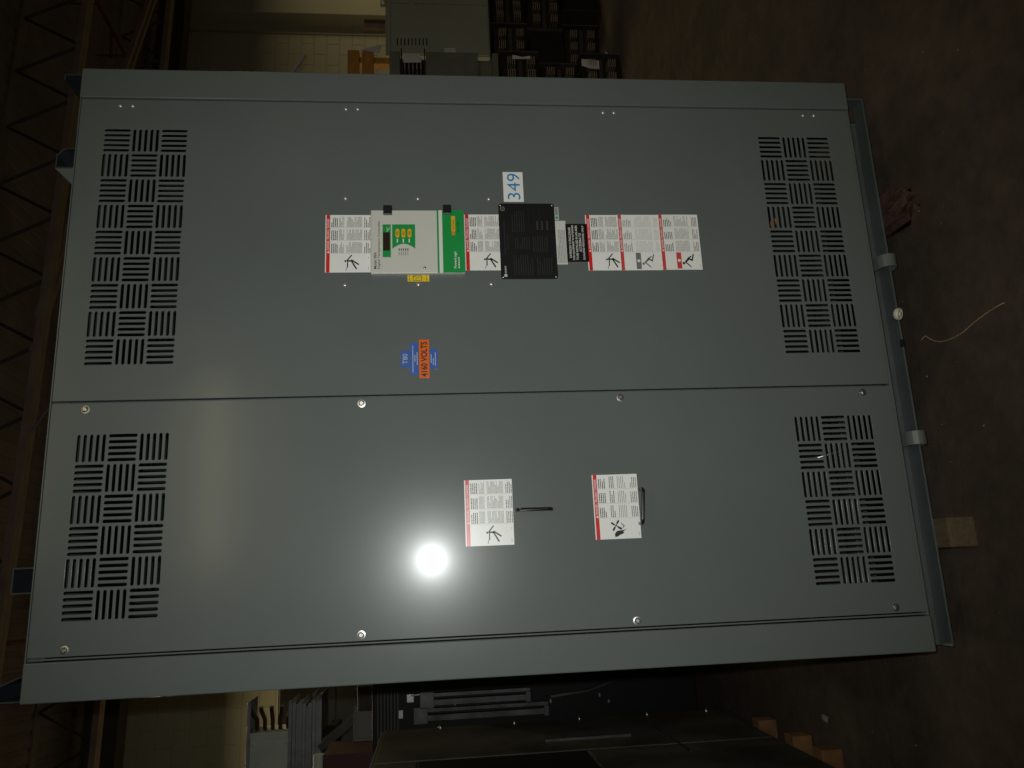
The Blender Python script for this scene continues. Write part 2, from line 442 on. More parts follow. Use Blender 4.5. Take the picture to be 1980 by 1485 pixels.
def slots(x0, z0, rows, first_v):
    out = []
    for r in range(rows):
        for c in range(3):
            bx1 = x0 - r * U; bx0 = bx1 - 0.9 * U; bz1 = z0 - c * U; bz0 = bz1 - 0.9 * U
            v = ((r + c) % 2 == 0) == first_v
            for k in range(5):
                w = 0.1 * U; s = k * 0.2 * U
                if v: out.append((bx0 + s, bx0 + s + w, bz0, bz1))
                else: out.append((bx0, bx1, bz0 + s, bz0 + s + w))
    return out
def sheet(name, outer, holes, y, th, bev, material, corner=0.004):
    cu = bpy.data.curves.new(name, 'CURVE'); cu.dimensions = '2D'; cu.fill_mode = 'BOTH'
    cu.extrude = th / 2 - bev; cu.bevel_depth = bev; cu.bevel_resolution = 1; cu.offset = -bev
    def spl(pts):
        s = cu.splines.new('POLY'); s.points.add(len(pts) - 1)
        for p, q in zip(s.points, pts): p.co = (q[0], q[1], 0, 1)
        s.use_cyclic_u = True
    def rrect(x0, x1, z0, z1, r, n):
        pts = []
        for cx, cz, a0 in ((x1 - r, z1 - r, 0), (x0 + r, z1 - r, 90), (x0 + r, z0 + r, 180), (x1 - r, z0 + r, 270)):
            for i in range(n + 1):
                a = math.radians(a0 + 90 * i / n); pts.append((cx + r * math.cos(a), cz + r * math.sin(a)))
        return pts
    spl(rrect(*outer, corner, 3))
    for h in holes: spl(rrect(*h, 0.0495 * U, 3)[::-1])
    ob = bpy.data.objects.new('c', cu); COL.objects.link(ob); bpy.context.view_layer.update()
    me = bpy.data.meshes.new_from_object(ob.evaluated_get(bpy.context.evaluated_depsgraph_get()))
    bpy.data.objects.remove(ob); bpy.data.curves.remove(cu)
    me.transform(Matrix(((1, 0, 0, 0), (0, 0, -1, y), (0, 1, 0, 0), (0, 0, 0, 1))))
    me.materials.clear(); me.materials.append(material)
    me.name = name
    o = bpy.data.objects.new(name, me); COL.objects.link(o)
    return child(o)
ZTOPV, ZBOTV = 2.5689, 0.5302
TH_S = 0.004
door = sheet('door', (DR0, DR1, PZ0, PZ1), slots(0.7021, ZTOPV, 9, True) + slots(0.7021, ZBOTV, 9, True), TH_S / 2, TH_S, 0.0012, PAINT)
panel = sheet('fixed_panel', (PL0, PL1, PZ0, PZ1), slots(-0.2304, ZTOPV, 6, False) + slots(-0.2304, ZBOTV, 6, False), TH_S / 2 + 0.0005, TH_S, 0.0012, PAINT)
door['label'] = 'wide grey door with two nine row slotted vents'
panel['label'] = 'narrower grey fixed panel with two six row slotted vents'
def rim(name, x0, x1, parent):
    b = bmesh.new(); t = 0.002; y0, y1 = TH_S - 0.001, 0.024
    box(b, x0 + .001, x0 + t + .001, y0, y1, PZ0 + .001, PZ1 - .001); box(b, x1 - t - .001, x1 - .001, y0, y1, PZ0 + .001, PZ1 - .001)
    box(b, x0 + t + .001, x1 - t - .001, y0, y1, PZ0 + .001, PZ0 + t + .001); box(b, x0 + t + .001, x1 - t - .001, y0, y1, PZ1 - t - .001, PZ1 - .001)
    o = finish(name, b, PAINT); o.parent = parent; return o
rim('folded_rim', DR0, DR1, door); rim('folded_rim', PL0, PL1, panel)
# corner posts
for x0, x1, nm in ((0.8090, XR, 'corner_post'), (XL, -0.8160, 'corner_post')):
    b = bmesh.new(); box(b, x0, x1, 0.0, 0.05, ZB, ZT, bev=0.0035, seg=3)
    child(finish(nm, b, PAINT))
# frame behind the doors: thin strips that show in the gaps
b = bmesh.new()
box(b, -0.8158, 0.8088, 0.006, 0.05, ZB, PZ0 - 0.0035, bev=0.002)       # bottom lip
child(finish('bottom_rail', b, PAINT))
b = bmesh.new(); box(b, -0.8158, 0.8088, 0.026, 0.06, PZ1 - 0.03, ZT - 0.001, bev=0.002); child(finish('top_rail', b, PAINT))
b = bmesh.new(); box(b, -0.170, -0.107, 0.030, 0.06, ZB + .02, ZT - 0.03); child(finish('mullion', b, PAINT_IN))
b = bmesh.new(); box(b, -0.8125, -0.8080, 0.004, 0.03, PZ0, PZ1, bev=0.0012); child(finish('edge_trim', b, PAINT))
# sides, back, roof, floor pan edges
b = bmesh.new(); box(b, XL, XL + 0.003, 0.05, DEPTH, ZB, ZT); child(finish('side_wall', b, PAINT))
b = bmesh.new(); box(b, XR - 0.003, XR, 0.05, DEPTH, ZB, ZT); child(finish('side_wall', b, PAINT))
b = bmesh.new(); box(b, XL, XR, DEPTH, DEPTH + 0.003, ZB, ZT); child(finish('back_wall', b, PAINT_IN))
b = bmesh.new(); box(b, XL + .001, XR - .001, 0.012, DEPTH, ZT, ZT + 0.003); child(finish('roof', b, PAINT))
# base of two channels on edge, open to the front
def channel(y, s):
    b = bmesh.new()
    z0, z1 = 0.089, ZB
    box(b, XL, XR, y + 0.060 * s, y + 0.066 * s, z0 + 0.006, z1)
    box(b, XL, XR, y, y + 0.066 * s, z0, z0 + 0.006, bev=0.001)
    box(b, XL, XR, y + 0.02 * s, y + 0.0599 * s, z1 - 0.006, z1 - 0.001)
    return child(finish('base_channel', b, BLUEGREY))
bc = channel(0.086, 1); channel(DEPTH - 0.05, -1)
for x0 in (XL, XR - 0.006):
    b = bmesh.new(); box(b, x0 + 0.001, x0 + 0.005, 0.153, DEPTH - 0.12, 0.089, ZB - 0.001); child(finish('base_channel', b, BLUEGREY))
def sub(o, parent): o.parent = parent; o.matrix_parent_inverse = Matrix.Translation((0, 0, 0)); return o
b = bmesh.new(); box(b, XR - 0.06, XR - 0.004, 0.139, 0.1455, 0.096, 0.19); sub(finish('end_plate', b, mat('brown_plate', (0.05, 0.035, 0.025), rough=.6)), bc)
b = bmesh.new(); box(b, XR - 0.0055, XR - 0.0005, 0.0865, 0.1458, 0.0955, ZB - 0.0015, bev=.001); sub(finish('end_cap', b, BLUEGREY), bc)
def boltmesh(r=0.008, h=0.006):
    b = bmesh.new(); lathe_y(b, [(r * 1.45, 0.0), (r * 1.45, -0.0015), (r, -0.002)], 16)
    vs0 = [b.verts.new((r * .95 * math.cos(math.pi / 3 * k + .3), -0.0018, r * .95 * math.sin(math.pi / 3 * k + .3))) for k in range(6)]
    vs1 = [b.verts.new((r * .95 * math.cos(math.pi / 3 * k + .3), -h * 0.9, r * .95 * math.sin(math.pi / 3 * k + .3))) for k in range(6)]
    vs2 = [b.verts.new((r * .70 * math.cos(math.pi / 3 * k + .3), -h * 1.1, r * .70 * math.sin(math.pi / 3 * k + .3))) for k in range(6)]
    for A_, B_ in ((vs0, vs1), (vs1, vs2)):
        for k in range(6): b.faces.new((A_[k], A_[(k + 1) % 6], B_[(k + 1) % 6], B_[k]))
    b.faces.new(vs2); return b
for z in (0.165, 0.125):
    o = sub(finish('bolt', boltmesh(0.006), CHROME), bc); o.location = (XR - 0.028, 0.139, z)
for x, z in ((0.585, 0.172), (-0.592, 0.165), (-0.645, 0.165)):
    b = bmesh.new(); box(b, x - 0.013, x + 0.013, 0.1445, 0.1475, z - 0.008, z + 0.008); sub(finish('slot', b, DARK), bc)
b = bmesh.new(); box(b, 0.005, 0.03, 0.0852, 0.095, 0.0886, 0.0956); sub(finish('slot', b, DARK), bc)
# bent tie straps on the base
for x in (0.290, -0.295):
    b = bmesh.new(); n = 14; cy, cz_ = 0.080, 0.110
    out = [(0.146, cz_ + 0.031)] + [(cy + 0.036 * math.cos(math.radians(95 + 190 * i / n)), cz_ + 0.031 * math.sin(math.radians(95 + 190 * i / n))) for i in range(n + 1)] + [(0.100, cz_ - 0.031)]
    inn = [(0.146, cz_ + 0.027)] + [(cy + 0.032 * math.cos(math.radians(95 + 190 * i / n)), cz_ + 0.027 * math.sin(math.radians(95 + 190 * i / n))) for i in range(n + 1)] + [(0.100, cz_ - 0.027)]
    G = [[b.verts.new((x + sx, yy, zz)) for yy, zz in L_] for sx in (-0.021, 0.021) for L_ in (out, inn)]
    for i in range(len(out) - 1):
        for A_, B_ in ((G[0], G[2]), (G[1], G[3]), (G[0], G[1]), (G[2], G[3])): b.faces.new((A_[i], A_[i + 1], B_[i + 1], B_[i]))
    for i in (0, len(out) - 1): b.faces.new((G[0][i], G[1][i], G[3][i], G[2][i]))
    sub(finish('tie_strap', b, mat('strap_grey', (0.125, 0.138, 0.134), rough=0.3, var=0.06, vscale=20)), bc)
LUGM = mat('channel_shade_grey', (0.026, 0.030, 0.034), rough=0.45, var=0.2, vscale=12)  # shade inside the roof channels put into their colour, darker than the cabinet enamel
# roof stiffeners: folded channels running front to back, open at the front end, used for lifting
def roof_tube(outer, y0=0.03, y1=DEPTH - 0.02, t=0.004, gusset=None):
    b = bmesh.new(); n = len(outer)
    cx = sum(p[0] for p in outer) / n; cz = sum(p[1] for p in outer) / n
    inn = []
    for x, z in outer:
        inn.append((x - math.copysign(t, x - cx), z - math.copysign(t, z - cz)))
    R_ = [[b.verts.new((x, y, z)) for x, z in L_] for y in (y0, y1) for L_ in (outer, inn)]
    for i in range(n):
        j = (i + 1) % n
        b.faces.new((R_[0][i], R_[0][j], R_[1][j], R_[1][i])); b.faces.new((R_[0][i], R_[0][j], R_[2][j], R_[2][i]))
        b.faces.new((R_[1][i], R_[1][j], R_[3][j], R_[3][i]))
    b.faces.new(R_[2])
    o = child(finish('lifting_channel', b, LUGM))
    if gusset:
        b = bmesh.new(); prism_y(b, gusset, y0, y0 + 0.005); sub(finish('gusset', b, PAINT), o)
    return o
zr = ZT + 0.0035
roof_tube([(0.588, zr), (0.655, zr), (0.655, ZT + 0.042), (0.632, ZT + 0.064), (0.588, ZT + 0.064)], gusset=[(0.587, ZT + 0.064), (0.587, zr), (0.528, zr)])
roof_tube([(-0.645, zr), (-0.577, zr), (-0.577, ZT + 0.064), (-0.645, ZT + 0.064)])
roof_tube([(0.838, zr), (0.908, zr), (0.908, ZT + 0.064), (0.888, ZT + 0.064)])
roof_tube([(-0.913, zr), (-0.845, zr), (-0.872, ZT + 0.075), (-0.913, ZT + 0.075)])

# fasteners
RIVM = mat('dull_nickel', (0.60, 0.57, 0.52), rough=0.33, metal=0.72)
b = bmesh.new()
rr = 0.0068
lathe_y(b, [(rr, 0.001), (rr, -0.0008), (rr * .92, -0.0022), (rr * .7, -0.0038), (rr * .38, -0.0047), (0, -0.005)], 18)
riv = finish('rivet', b, RIVM, None, True); riv_me = riv.data; bpy.data.objects.remove(riv)
def place(name, me, x, z, parent, y=0.0, rot=0.0):
    o = bpy.data.objects.new(name, me); COL.objects.link(o); o.parent = parent; o.location = (x, y, z); o.rotation_euler = (0, rot, 0); return o
for x, z in [(0.7802, 2.5296), (0.7802, 2.4936), (0.7812, 1.8562), (0.7812, 1.8196), (0.7822, 1.0398), (0.7822, 1.0041), (0.7822, 0.3654), (0.7822, 0.3276),
             (0.4765, 1.8555), (0.4765, 1.6376), (0.4765, 1.4205), (0.1975, 1.8549), (0.1975, 1.6400), (0.1975, 1.4226)]:
    place('rivet', riv_me, x, z, door)
bo = finish('bolt', boltmesh(0.0078, 0.0065), CHROME); bolt_me = bo.data; bpy.data.objects.remove(bo)
for i, (x, z) in enumerate([(-0.160, 2.5535), (-0.160, 1.8056), (-0.160, 1.0555), (-0.160, 0.3052), (-0.7885, 2.5535), (-0.7885, 1.8045), (-0.7885, 1.0560), (-0.7885, 0.3045)]):
    o = place('bolt', bolt_me, x, z, panel, 0.0005, random.uniform(0, 1.0)); o.rotation_euler.x = random.uniform(-.05, .05); o.rotation_euler.z = random.uniform(-.05, .05)

# ---- danger stickers
def danger(pos, fade, red, text_label, pict, parent, y=0.0, style=0):
    x0, x1, z0, z1 = pos; W = x1 - x0; H = z1 - z0
    o = sticker('warning_sticker', text_label, x0, x1, z0, z1, parent, WHITE, y)
    p = Print(y - 0.0012); X = lambda s: x0 + W * s; Z = lambda t: z1 - H * t
    bt = 0.003 / H; bb = 0.0135 / H
    p.rect(X(0.0), X(1.0), Z(bb), Z(bt), red)
    zb_, zt_ = Z(bb) + 0.0022, Z(bt) - 0.0022
    p.poly([(X(.325), zb_), (X(.325) + 0.0082, zb_), (X(.325) + 0.0041, zt_ + 0.0006)], PWHITE, 1)
    p.text('DANGER / PELIGRO / DANGER', X(.385), X(.93), zb_, zt_, PWHITE, 1, bold=0.012)
    for s in (.322, .545, .772): p.rect(X(s), X(s) + 0.0007, Z(.985), Z(bb + .02), LINE)
    top = bb + 0.03
    for c0, c1 in ((.335, .54), (.558, .767), (.786, .99)):
        if style == 0:
            p.lines(X(c0), X(c1), Z(top), Z(top + .145), 0.0052, 0.0027, INK, fill=.8)
            p.lines(X(c0), X(c1), Z(top + .17), Z(top + .30), 0.0033, 0.0015, INKG)
            p.lines(X(c0), X(c1), Z(top + .34), Z(top + .68), 0.0033, 0.0015, INKG)
            p.lines(X(c0), X(c1), Z(top + .73), Z(top + .89), 0.0050, 0.0022, INK, fill=.85)
        elif style == 1:
            p.lines(X(c0), X(c1), Z(top), Z(top + .17), 0.0054, 0.0027, INK, fill=.75)
            p.lines(X(c0), X(c1), Z(top + .24), Z(top + .36), 0.0052, 0.0022, INK, fill=.9)
            p.lines(X(c0), X(c1), Z(top + .42), Z(top + .60), 0.0052, 0.0017, INKG)
            p.lines(X(c0), X(c1), Z(top + .70), Z(top + .87), 0.0052, 0.0020, INK, fill=.8)
        elif style == 2:
            p.lines(X(c0), X(c1), Z(top), Z(top + .22), 0.0055, 0.0024, INKG, fill=.55)
            p.lines(X(c0), X(c1), Z(top + .28), Z(top + .68), 0.0036, 0.0012, LINE)
            p.lines(X(c0), X(c1), Z(top + .74), Z(top + .86), 0.0036, 0.0013, LINE, fill=.8)
        else:
            p.lines(X(c0), X(c1), Z(top), Z(top + .2), 0.0055, 0.0025, INK, fill=.6)
            p.lines(X(c0), X(c1), Z(top + .26), Z(top + .62), 0.0038, 0.0014, INKG)
            p.lines(X(c0), X(c1), Z(top + .70), Z(top + .84), 0.0045, 0.0018, INK, fill=.8)
    if pict == 'shock':
        S = lambda a, b_, w: p.seg((X(a[0]), Z(a[1])), (X(b_[0]), Z(b_[1])), w, INK, 0)
        p.disc((X(.195), Z(.447)), 0.0031, INK)
        S((.20, .487), (.195, .585), 0.0046); S((.195, .58), (.062, .684), 0.0044); S((.21, .585), (.138, .73), 0.0044)
        S((.212, .487), (.292, .58), 0.0034); S((.185, .495), (.09, .493), 0.0032)
        S((.088, .493), (.074, .467), 0.0014); S((.074, .467), (.03, .46), 0.0014)
    elif pict == 'fan':
        c = (X(.205), Z(.466)); p.disc(c, 0.0022, INK)
        for ex, ez, wd in ((.258, .345, 1), (.292, .535, 1), (.118, .385, -1), (.142, .60, -1)):
            e = Vector((X(ex), Z(ez))); a = Vector(c); d = e - a; n = Vector((-d.y, d.x)) * 0.30 * wd
            p.poly([tuple(a), tuple(a + d * .35 - n * .25), tuple(a + d * .75 - n * .45), tuple(e), tuple(a + d * .8 + n * .55), tuple(a + d * .4 + n * .6)], INK, 1)
        hp = [(.03, .43), (.075, .42), (.12, .47), (.128, .54), (.132, .62), (.155, .69), (.122, .635), (.103, .605), (.092, .64), (.078, .605), (.064, .55), (.052, .52), (.035, .48)]
        p.poly([(X(a), Z(b_)) for a, b_ in hp], INK)
        for a, b_ in (((.248, .58), (.21, .595)), ((.21, .595), (.222, .62)), ((.222, .62), (.185, .62)), ((.185, .62), (.20, .65)), ((.20, .65), (.168, .61))):
            p.seg((X(a[0]), Z(a[1])), (X(b_[0]), Z(b_[1])), 0.0014, INK)
    else:
        m = INKG if pict == 'crush_grey' else red
        p.rect(X(.02), X(.31), Z(.50), Z(.38), m)
        p.disc((X(.165), Z(.44)), 0.0048, PWHITE, 1); p.rect(X(.165) - .003, X(.165) + .003, Z(.475), Z(.44), PWHITE, 1.5)
        I2 = INKG if pict == 'crush_grey' else INK
        S = lambda a, b_, w: p.seg((X(a[0]), Z(a[1])), (X(b_[0]), Z(b_[1])), w, I2, 0)
        p.disc((X(.115), Z(.55)), 0.0042, I2)
        S((.14, .60), (.20, .68), 0.0060); S((.20, .68), (.165, .76), 0.0048); S((.165, .76), (.27, .80), 0.0042)
        S((.13, .60), (.08, .68), 0.0034); S((.08, .68), (.05, .72), 0.0030); S((.20, .66), (.24, .74), .004)
    p.seg((X(.24), Z(.955)), (X(.265), Z(.955)), 0.0010, INKG, 0, False)
    p.seg((X(.04), Z(.955)), (X(.10), Z(.955)), 0.0010, INKG, 0, False)
    p.build('printing', o)
    return o
danger((0.2370, 0.4214, 1.7800, 1.9135), 0, RED, 'danger sticker showing a falling electrocuted figure above the temperature controller', 'shock', door)
danger((0.2411, 0.4238, 1.3660, 1.4987), 0, RED, 'danger sticker showing an electrocuted figure between controller and black nameplate', 'shock', door)
danger((0.2389, 0.4227, 0.9900, 1.1232), 0, RED, 'topmost of three danger stickers below the nameplate', 'shock', door, 0.0)
danger((0.2384, 0.4229, 0.8905, 1.0234), 0, REDF, 'faded danger sticker showing a crouching figure under a grey block', 'crush_grey', door, -0.0014, 2)
danger((0.2386, 0.4231, 0.7654, 0.8938), 0, REDF, 'lowest danger sticker showing a crouching figure under a red block', 'crush_red', door, -0.0028, 3)
danger((-0.5703, -0.3880, 1.3862, 1.5210), 0, RED, 'danger sticker showing an electrocuted figure above the black upright bar', 'shock', panel, 0.0005)
danger((-0.5663, -0.3850, 1.0254, 1.1565), 0, RED, 'danger sticker showing a hand caught in fan blades', 'fan', panel, 0.0005, 1)

# ---- small stickers
s = sticker('number_sticker', 'white number sticker reading 349 in blue', 0.4666, 0.5678, 1.3118, 1.3740, door, WHITE)
p = Print(-0.0012); p.text('349', 0.4745, 0.5625, 1.3215, 1.3615, NBLUE, 0, bold=-0.004); p.build('printing', s)
s.rotation_euler = (0, 0, 0)
s = sticker('voltage_sticker', 'orange sticker reading 4160 VOLTS in black', -0.0892, 0.0261, 1.6119, 1.6410, door, ORANGE)
p = Print(-0.0012); p.text('4160 VOLTS', -0.0855, 0.0200, 1.6175, 1.6365, INK, 0, bold=0.03); p.build('printing', s)
s = sticker('blue_sticker', 'blue sticker reading T80', -0.0573, -0.0059, 1.6696, 1.6935, door, BLUE)
p = Print(-0.0012); p.text('T80', -0.0465, -0.0160, 1.6745, 1.6885, PALE, 0, bold=0.0); p.build('printing', s)
s = sticker('blue_sticker', 'long blue sticker with pale small print above the orange one', -0.0794, 0.0171, 1.6430, 1.6680, door, BLUE)
p = Print(-0.0012)
for zz, a, c in ((1.6605, -0.072, 0.008), (1.6545, -0.040, -0.020), (1.6480, -0.050, -0.012)): p.lines(a, c, zz, zz - 0.0035, 0.006, 0.0026, PALE, fill=1)
p.build('printing', s)
s = sticker('blue_sticker', 'blue sticker with pale small print below the orange one', -0.0627, -0.0010, 1.5871, 1.6097, door, BLUE)
p = Print(-0.0012)
for zz, a, c in ((1.6075, -0.044, -0.018), (1.6015, -0.050, -0.014), (1.5955, -0.053, -0.012)): p.lines(a, c, zz, zz - 0.0035, 0.006, 0.0026, PALE, fill=1)
p.build('printing', s)
s = sticker('yellow_sticker', 'small yellow sticker with a black rectifier symbol beside the controller', 0.2070, 0.2284, 1.6075, 1.6718, door, YEL2)
p = Print(-0.0012)
xa, xb, za, zb = 0.2105, 0.2245, 1.6300, 1.6550
for a, c in (((xa, za), (xb, za)), ((xb, za), (xb, zb)), ((xb, zb), (xa, zb)), ((xa, zb), (xa, za))): p.seg(a, c, 0.0012, INK)
p.seg((0.2205, 1.6265), (0.2205, 1.6400), 0.0010, INK); p.seg((0.2205, 1.6400), (0.2150, 1.6480), 0.0012, INK); p.seg((0.2225, 1.6480), (0.2225, 1.6585), 0.0010, INK)
for zc in (1.6155, 1.6660):
    p.seg((0.2120, zc), (0.2255, zc), 0.0010, INK); p.poly([(0.2095, zc), (0.2125, zc + 0.0018), (0.2125, zc - 0.0018)], INK)
p.build('printing', s)
s = sticker('small_sticker', 'tiny white and green sticker at the lower edge of the nameplate', 0.4051, 0.4486, 1.2050, 1.2230, door, mat('sticker_greyblue', (0.42, 0.47, 0.46), rough=.4))
p = Print(-0.0012); p.disc((0.4135, 1.2120), 0.0042, mat('print_green', (0.02, 0.24, 0.16), rough=.4)); p.rect(0.4220, 0.4460, 1.2080, 1.2170, mat('print_mid', (0.22, 0.25, 0.25), rough=.4)); p.build('printing', s)['kind'] = 'stuff'
s = sticker('small_print_sticker', 'narrow white sticker of fine print below the nameplate', 0.2590, 0.4030, 1.1860, 1.2230, door, mat('sticker_offwhite', (0.60, 0.60, 0.56), rough=.35))
p = Print(-0.0012); p.lines(0.264, 0.385, 1.2150, 1.1880, 0.0046, 0.0020, INKG, fill=.9); p.build('printing', s)
s = sticker('enclosure_sticker', 'black sticker reading CATEGORY C ENCLOSURE in white capitals', 0.2672, 0.3930, 1.1200, 1.1868, door, PLATE)
p = Print(-0.0012)
for t, zz, a, c in (('CATEGORY C ENCLOSURE', 1.1720, 0.2800, 0.3810), ('THIS EQUIPMENT IS INTENDED', 1.1615, 0.2720, 0.3885), ('TO BE INSTALLED IN AN AREA', 1.1510, 0.2730, 0.3875),
                    ('ACCESSIBLE TO', 1.1405, 0.3000, 0.3620), ('QUALIFIED PERSONNEL ONLY', 1.1300, 0.2740, 0.3870)):
    p.text(t, a, c, zz, zz + 0.0068, PWHITE, 0, bold=0.012)
p.build('printing', s)

# ---- nameplate
np_ = empty('nameplate', (0, 0, 0)); np_.parent = door; bpy.data.objects.remove(np_)
b = bmesh.new()
pl = sheet('nameplate', (0.2120, 0.4606, 1.2186, 1.3923), [], -0.0012, 0.0022, 0.0006, PLATE, corner=0.008)
pl.parent = door; pl.matrix_parent_inverse = Matrix.Identity(4)
pl['label'] = 'black engraved nameplate with four corner screws'
p = Print(-0.0028)
p.rect(0.2195, 0.2275, 1.3738, 1.3818, PWHITE, 0); p.text('D', 0.2215, 0.2257, 1.3752, 1.3804, PLATE, 1, .02)
p.text('SQUARE D', 0.2300, 0.2545, 1.3745, 1.3800, PWHITE, 0, .015)
p.ring((0.4420, 1.3800), 0.0052, 0.0075, INKG); p.text('UL', 0.4388, 0.4452, 1.3770, 1.3830, INKG, 0, .03)
p.lines(0.29, 0.40, 1.3780, 1.3730, 0.004, 0.0026, DIMTXT, fill=1); p.lines(0.31, 0.39, 1.3690, 1.3650, 0.004, 0.0022, DIMTXT, fill=1)
for a, c, zz, ze in ((0.225, 0.30, 1.352, 1.29), (0.31, 0.355, 1.345, 1.30), (0.365, 0.445, 1.352, 1.31), (0.225, 0.29, 1.28, 1.235), (0.30, 0.36, 1.29, 1.24)):
    p.lines(a, c, zz, ze, 0.0070, 0.0022, DIMTXT, fill=.85)
for zz in (1.278, 1.263, 1.247):
    for k in range(6): p.rect(0.3720 + k * 0.0052, 0.3755 + k * 0.0052, zz - 0.006, zz - 0.001, mat('print_mid2', (0.06, 0.056, 0.05), rough=.4))
for zz in (1.30, 1.283, 1.267): p.rect(0.37, 0.445, zz, zz + 0.0005, DIMTXT)
p.build('printing', pl)['kind'] = 'stuff'
b = bmesh.new(); lathe_y(b, [(0.0033, 0.001), (0.0033, -0.0010), (0.0022, -0.0020), (0, -0.0023)], 14); sc = finish('screw', b, CHROME, None, True); sc_me = sc.data; bpy.data.objects.remove(sc)
for x in (0.2185, 0.4540):
    for z in (1.2252, 1.3858): place('screw', sc_me, x, z, pl, -0.0026)

# ---- temperature controller
def pull(x, z, y):           # a point seen at (x, z) on the door plane, moved out to depth y
    k = (y - CAM.y) / (0 - CAM.y); return CAM.x + (x - CAM.x) * k, CAM.z + (z - CAM.z) * k
YC = -0.018
cx0, cz0 = pull(0.2333, 1.4986, YC); cx1, cz1 = pull(0.4385, 1.7797, YC)
b = bmesh.new(); box(b, cx0, cx1, YC, 0.001, cz0, cz1, bev=0.0025, seg=2)
ctl = child(finish('temperature_controller', b, CTRL)); ctl['label'] = 'ivory and green digital temperature controller with three yellow buttons'
Cc = lambda px, py: (lambda P_: (P_.x, P_.z))(atY(px, py, YC))
def crect(pr, px0, px1, py0, py1, m, lay=0):
    a = Cc(px0, py1); c = Cc(px1, py0); pr.rect(a[0], c[0], c[1], a[1], m, lay)
p = Print(YC - 0.0006)
xg0, zg = Cc(856, 470); zb = cz0 + 0.0008
p.rect(cx0 + .0008, cx1 - .0008, zb, zg, GREEN)
z1_, z2_ = Cc(845.5, 470)[1], Cc(849.0, 470)[1]
p.rect(cx0 + .0008, cx1 - .0008, z2_, z1_, GREEN); p.rect(cx0 + .0008, cx1 - .0008, Cc(855.5, 470)[1], z2_, mat('controller_stripe', (0.68, 0.68, 0.64), rough=.4))
# green keypad field with scooped lower edge
a0 = Cc(740.0, 497.5); a1 = Cc(755.5, 434.0)
p.rect(a0[0], a1[0], a1[1], a0[1], GREEN)
k0 = Cc(758.5, 481); k1 = Cc(802.5, 434)
kx1 = k1[0]; kz1 = k0[1]; kz0 = k1[1]
pts = [(kx1, kz0), (kx1, kz1)]
lo = Cc(780, 481)[0]; hi = Cc(780, 471.5)[0]
n = 10
arc = [(lo + (hi - lo) * math.sin(math.pi * i / n), kz1 + (kz0 - kz1) * i / n) for i in range(n + 1)]
for i in range(n): p.poly([(arc[i][0], arc[i][1]), (kx1, arc[i][1]), (kx1, arc[i + 1][1]), (arc[i + 1][0], arc[i + 1][1])], GREEN)
t0 = Cc(728.3, 520); t1 = Cc(722.5, 488); p.text('Model 98A', t0[0], t1[0], t0[1], t1[1], INK, 0, .008)
t0 = Cc(736.2, 520); t1 = Cc(730.0, 427); p.text('Digital Temperature Controller', t0[0], t1[0], t0[1] , t1[1], INK, 0, .004)
t0 = Cc(753.3, 448); t1 = Cc(747.3, 440); p.text('\u00b0C', t0[0], t1[0], t0[1], t1[1], PWHITE, 1, .01)
t0 = Cc(884.5, 519); t1 = Cc(877.5, 486); p.text('PowerLogic', t0[0], t1[0], t0[1], t1[1], PWHITE, 1, .015)
t0 = Cc(889.0, 519); t1 = Cc(886.0, 486); p.lines(t0[0], t1[0], t1[1], t0[1] - .001, .01, .0030, PWHITE, 1, fill=1)
t0 = Cc(886.5, 449); t1 = Cc(884.5, 421); p.lines(t0[0], t1[0], t1[1], t0[1] - .001, .01, .0022, INK, 1, fill=1)
crect(p, 873.0, 879.5, 418, 448, YEL, 1); crect(p, 873.6, 879.8, 449, 455, mat('print_orange', (0.62, 0.22, 0.02), rough=.4), 1)
t0 = Cc(878.2, 446); t1 = Cc(875.2, 425); p.text('CAUTION', t0[0], t1[0], t0[1], t1[1], INK, 2, .02)
for px_ in (771, 775.2, 779.4, 783.6, 787.8):
    crect(p, px_, px_ + 1.7, 480.5, 485, INK); crect(p, px_ + .2, px_ + 1.3, 486.5, 494, INKG)
for px_ in (768.5, 780, 791.5): crect(p, px_ - 1.2, px_ + 0.9, 462, 469, PWHITE, 1)
p.build('printing', ctl)
# display and buttons stand proud
a0 = Cc(740.8, 485); a1 = Cc(753.8, 449.5)
b = bmesh.new(); box(b, a0[0], a1[0], YC - 0.0022, YC - 0.0003, a1[1], a0[1], bev=0.0008, seg=1); sub(finish('display', b, LCD), ctl)
for px_ in (768.6, 780.2, 791.8):
    c0 = Cc(px_ - 3.6, 460); c1 = Cc(px_ + 3.6, 443)
    b = bmesh.new(); r_ = abs(c1[1] - c0[1]) / 2; zc = (c0[1] + c1[1]) / 2
    ptsb = [(c1[0] - r_ + r_ * math.cos(a), zc + r_ * math.sin(a)) for a in [math.radians(-90 + 22.5 * k) for k in range(9)]] + \
           [(c0[0] + r_ - r_ * math.cos(a), zc - r_ * math.sin(a)) for a in [math.radians(-90 + 22.5 * k) for k in range(9)]]
    prism_y(b, ptsb, YC - 0.0026, YC - 0.0003)
    ob = sub(finish('button', b, YEL), ctl)
    pb = Print(YC - 0.0032); xm = (c0[0] + c1[0]) / 2
    for dz in (-0.0016, 0.0016): pb.rect(xm - 0.006, xm + 0.006, zc + dz - 0.0007, zc + dz + 0.0007, mat('print_brown', (0.16, 0.07, 0.01), rough=.5))
    po = pb.build('button_print', ctl); po['kind'] = 'stuff'
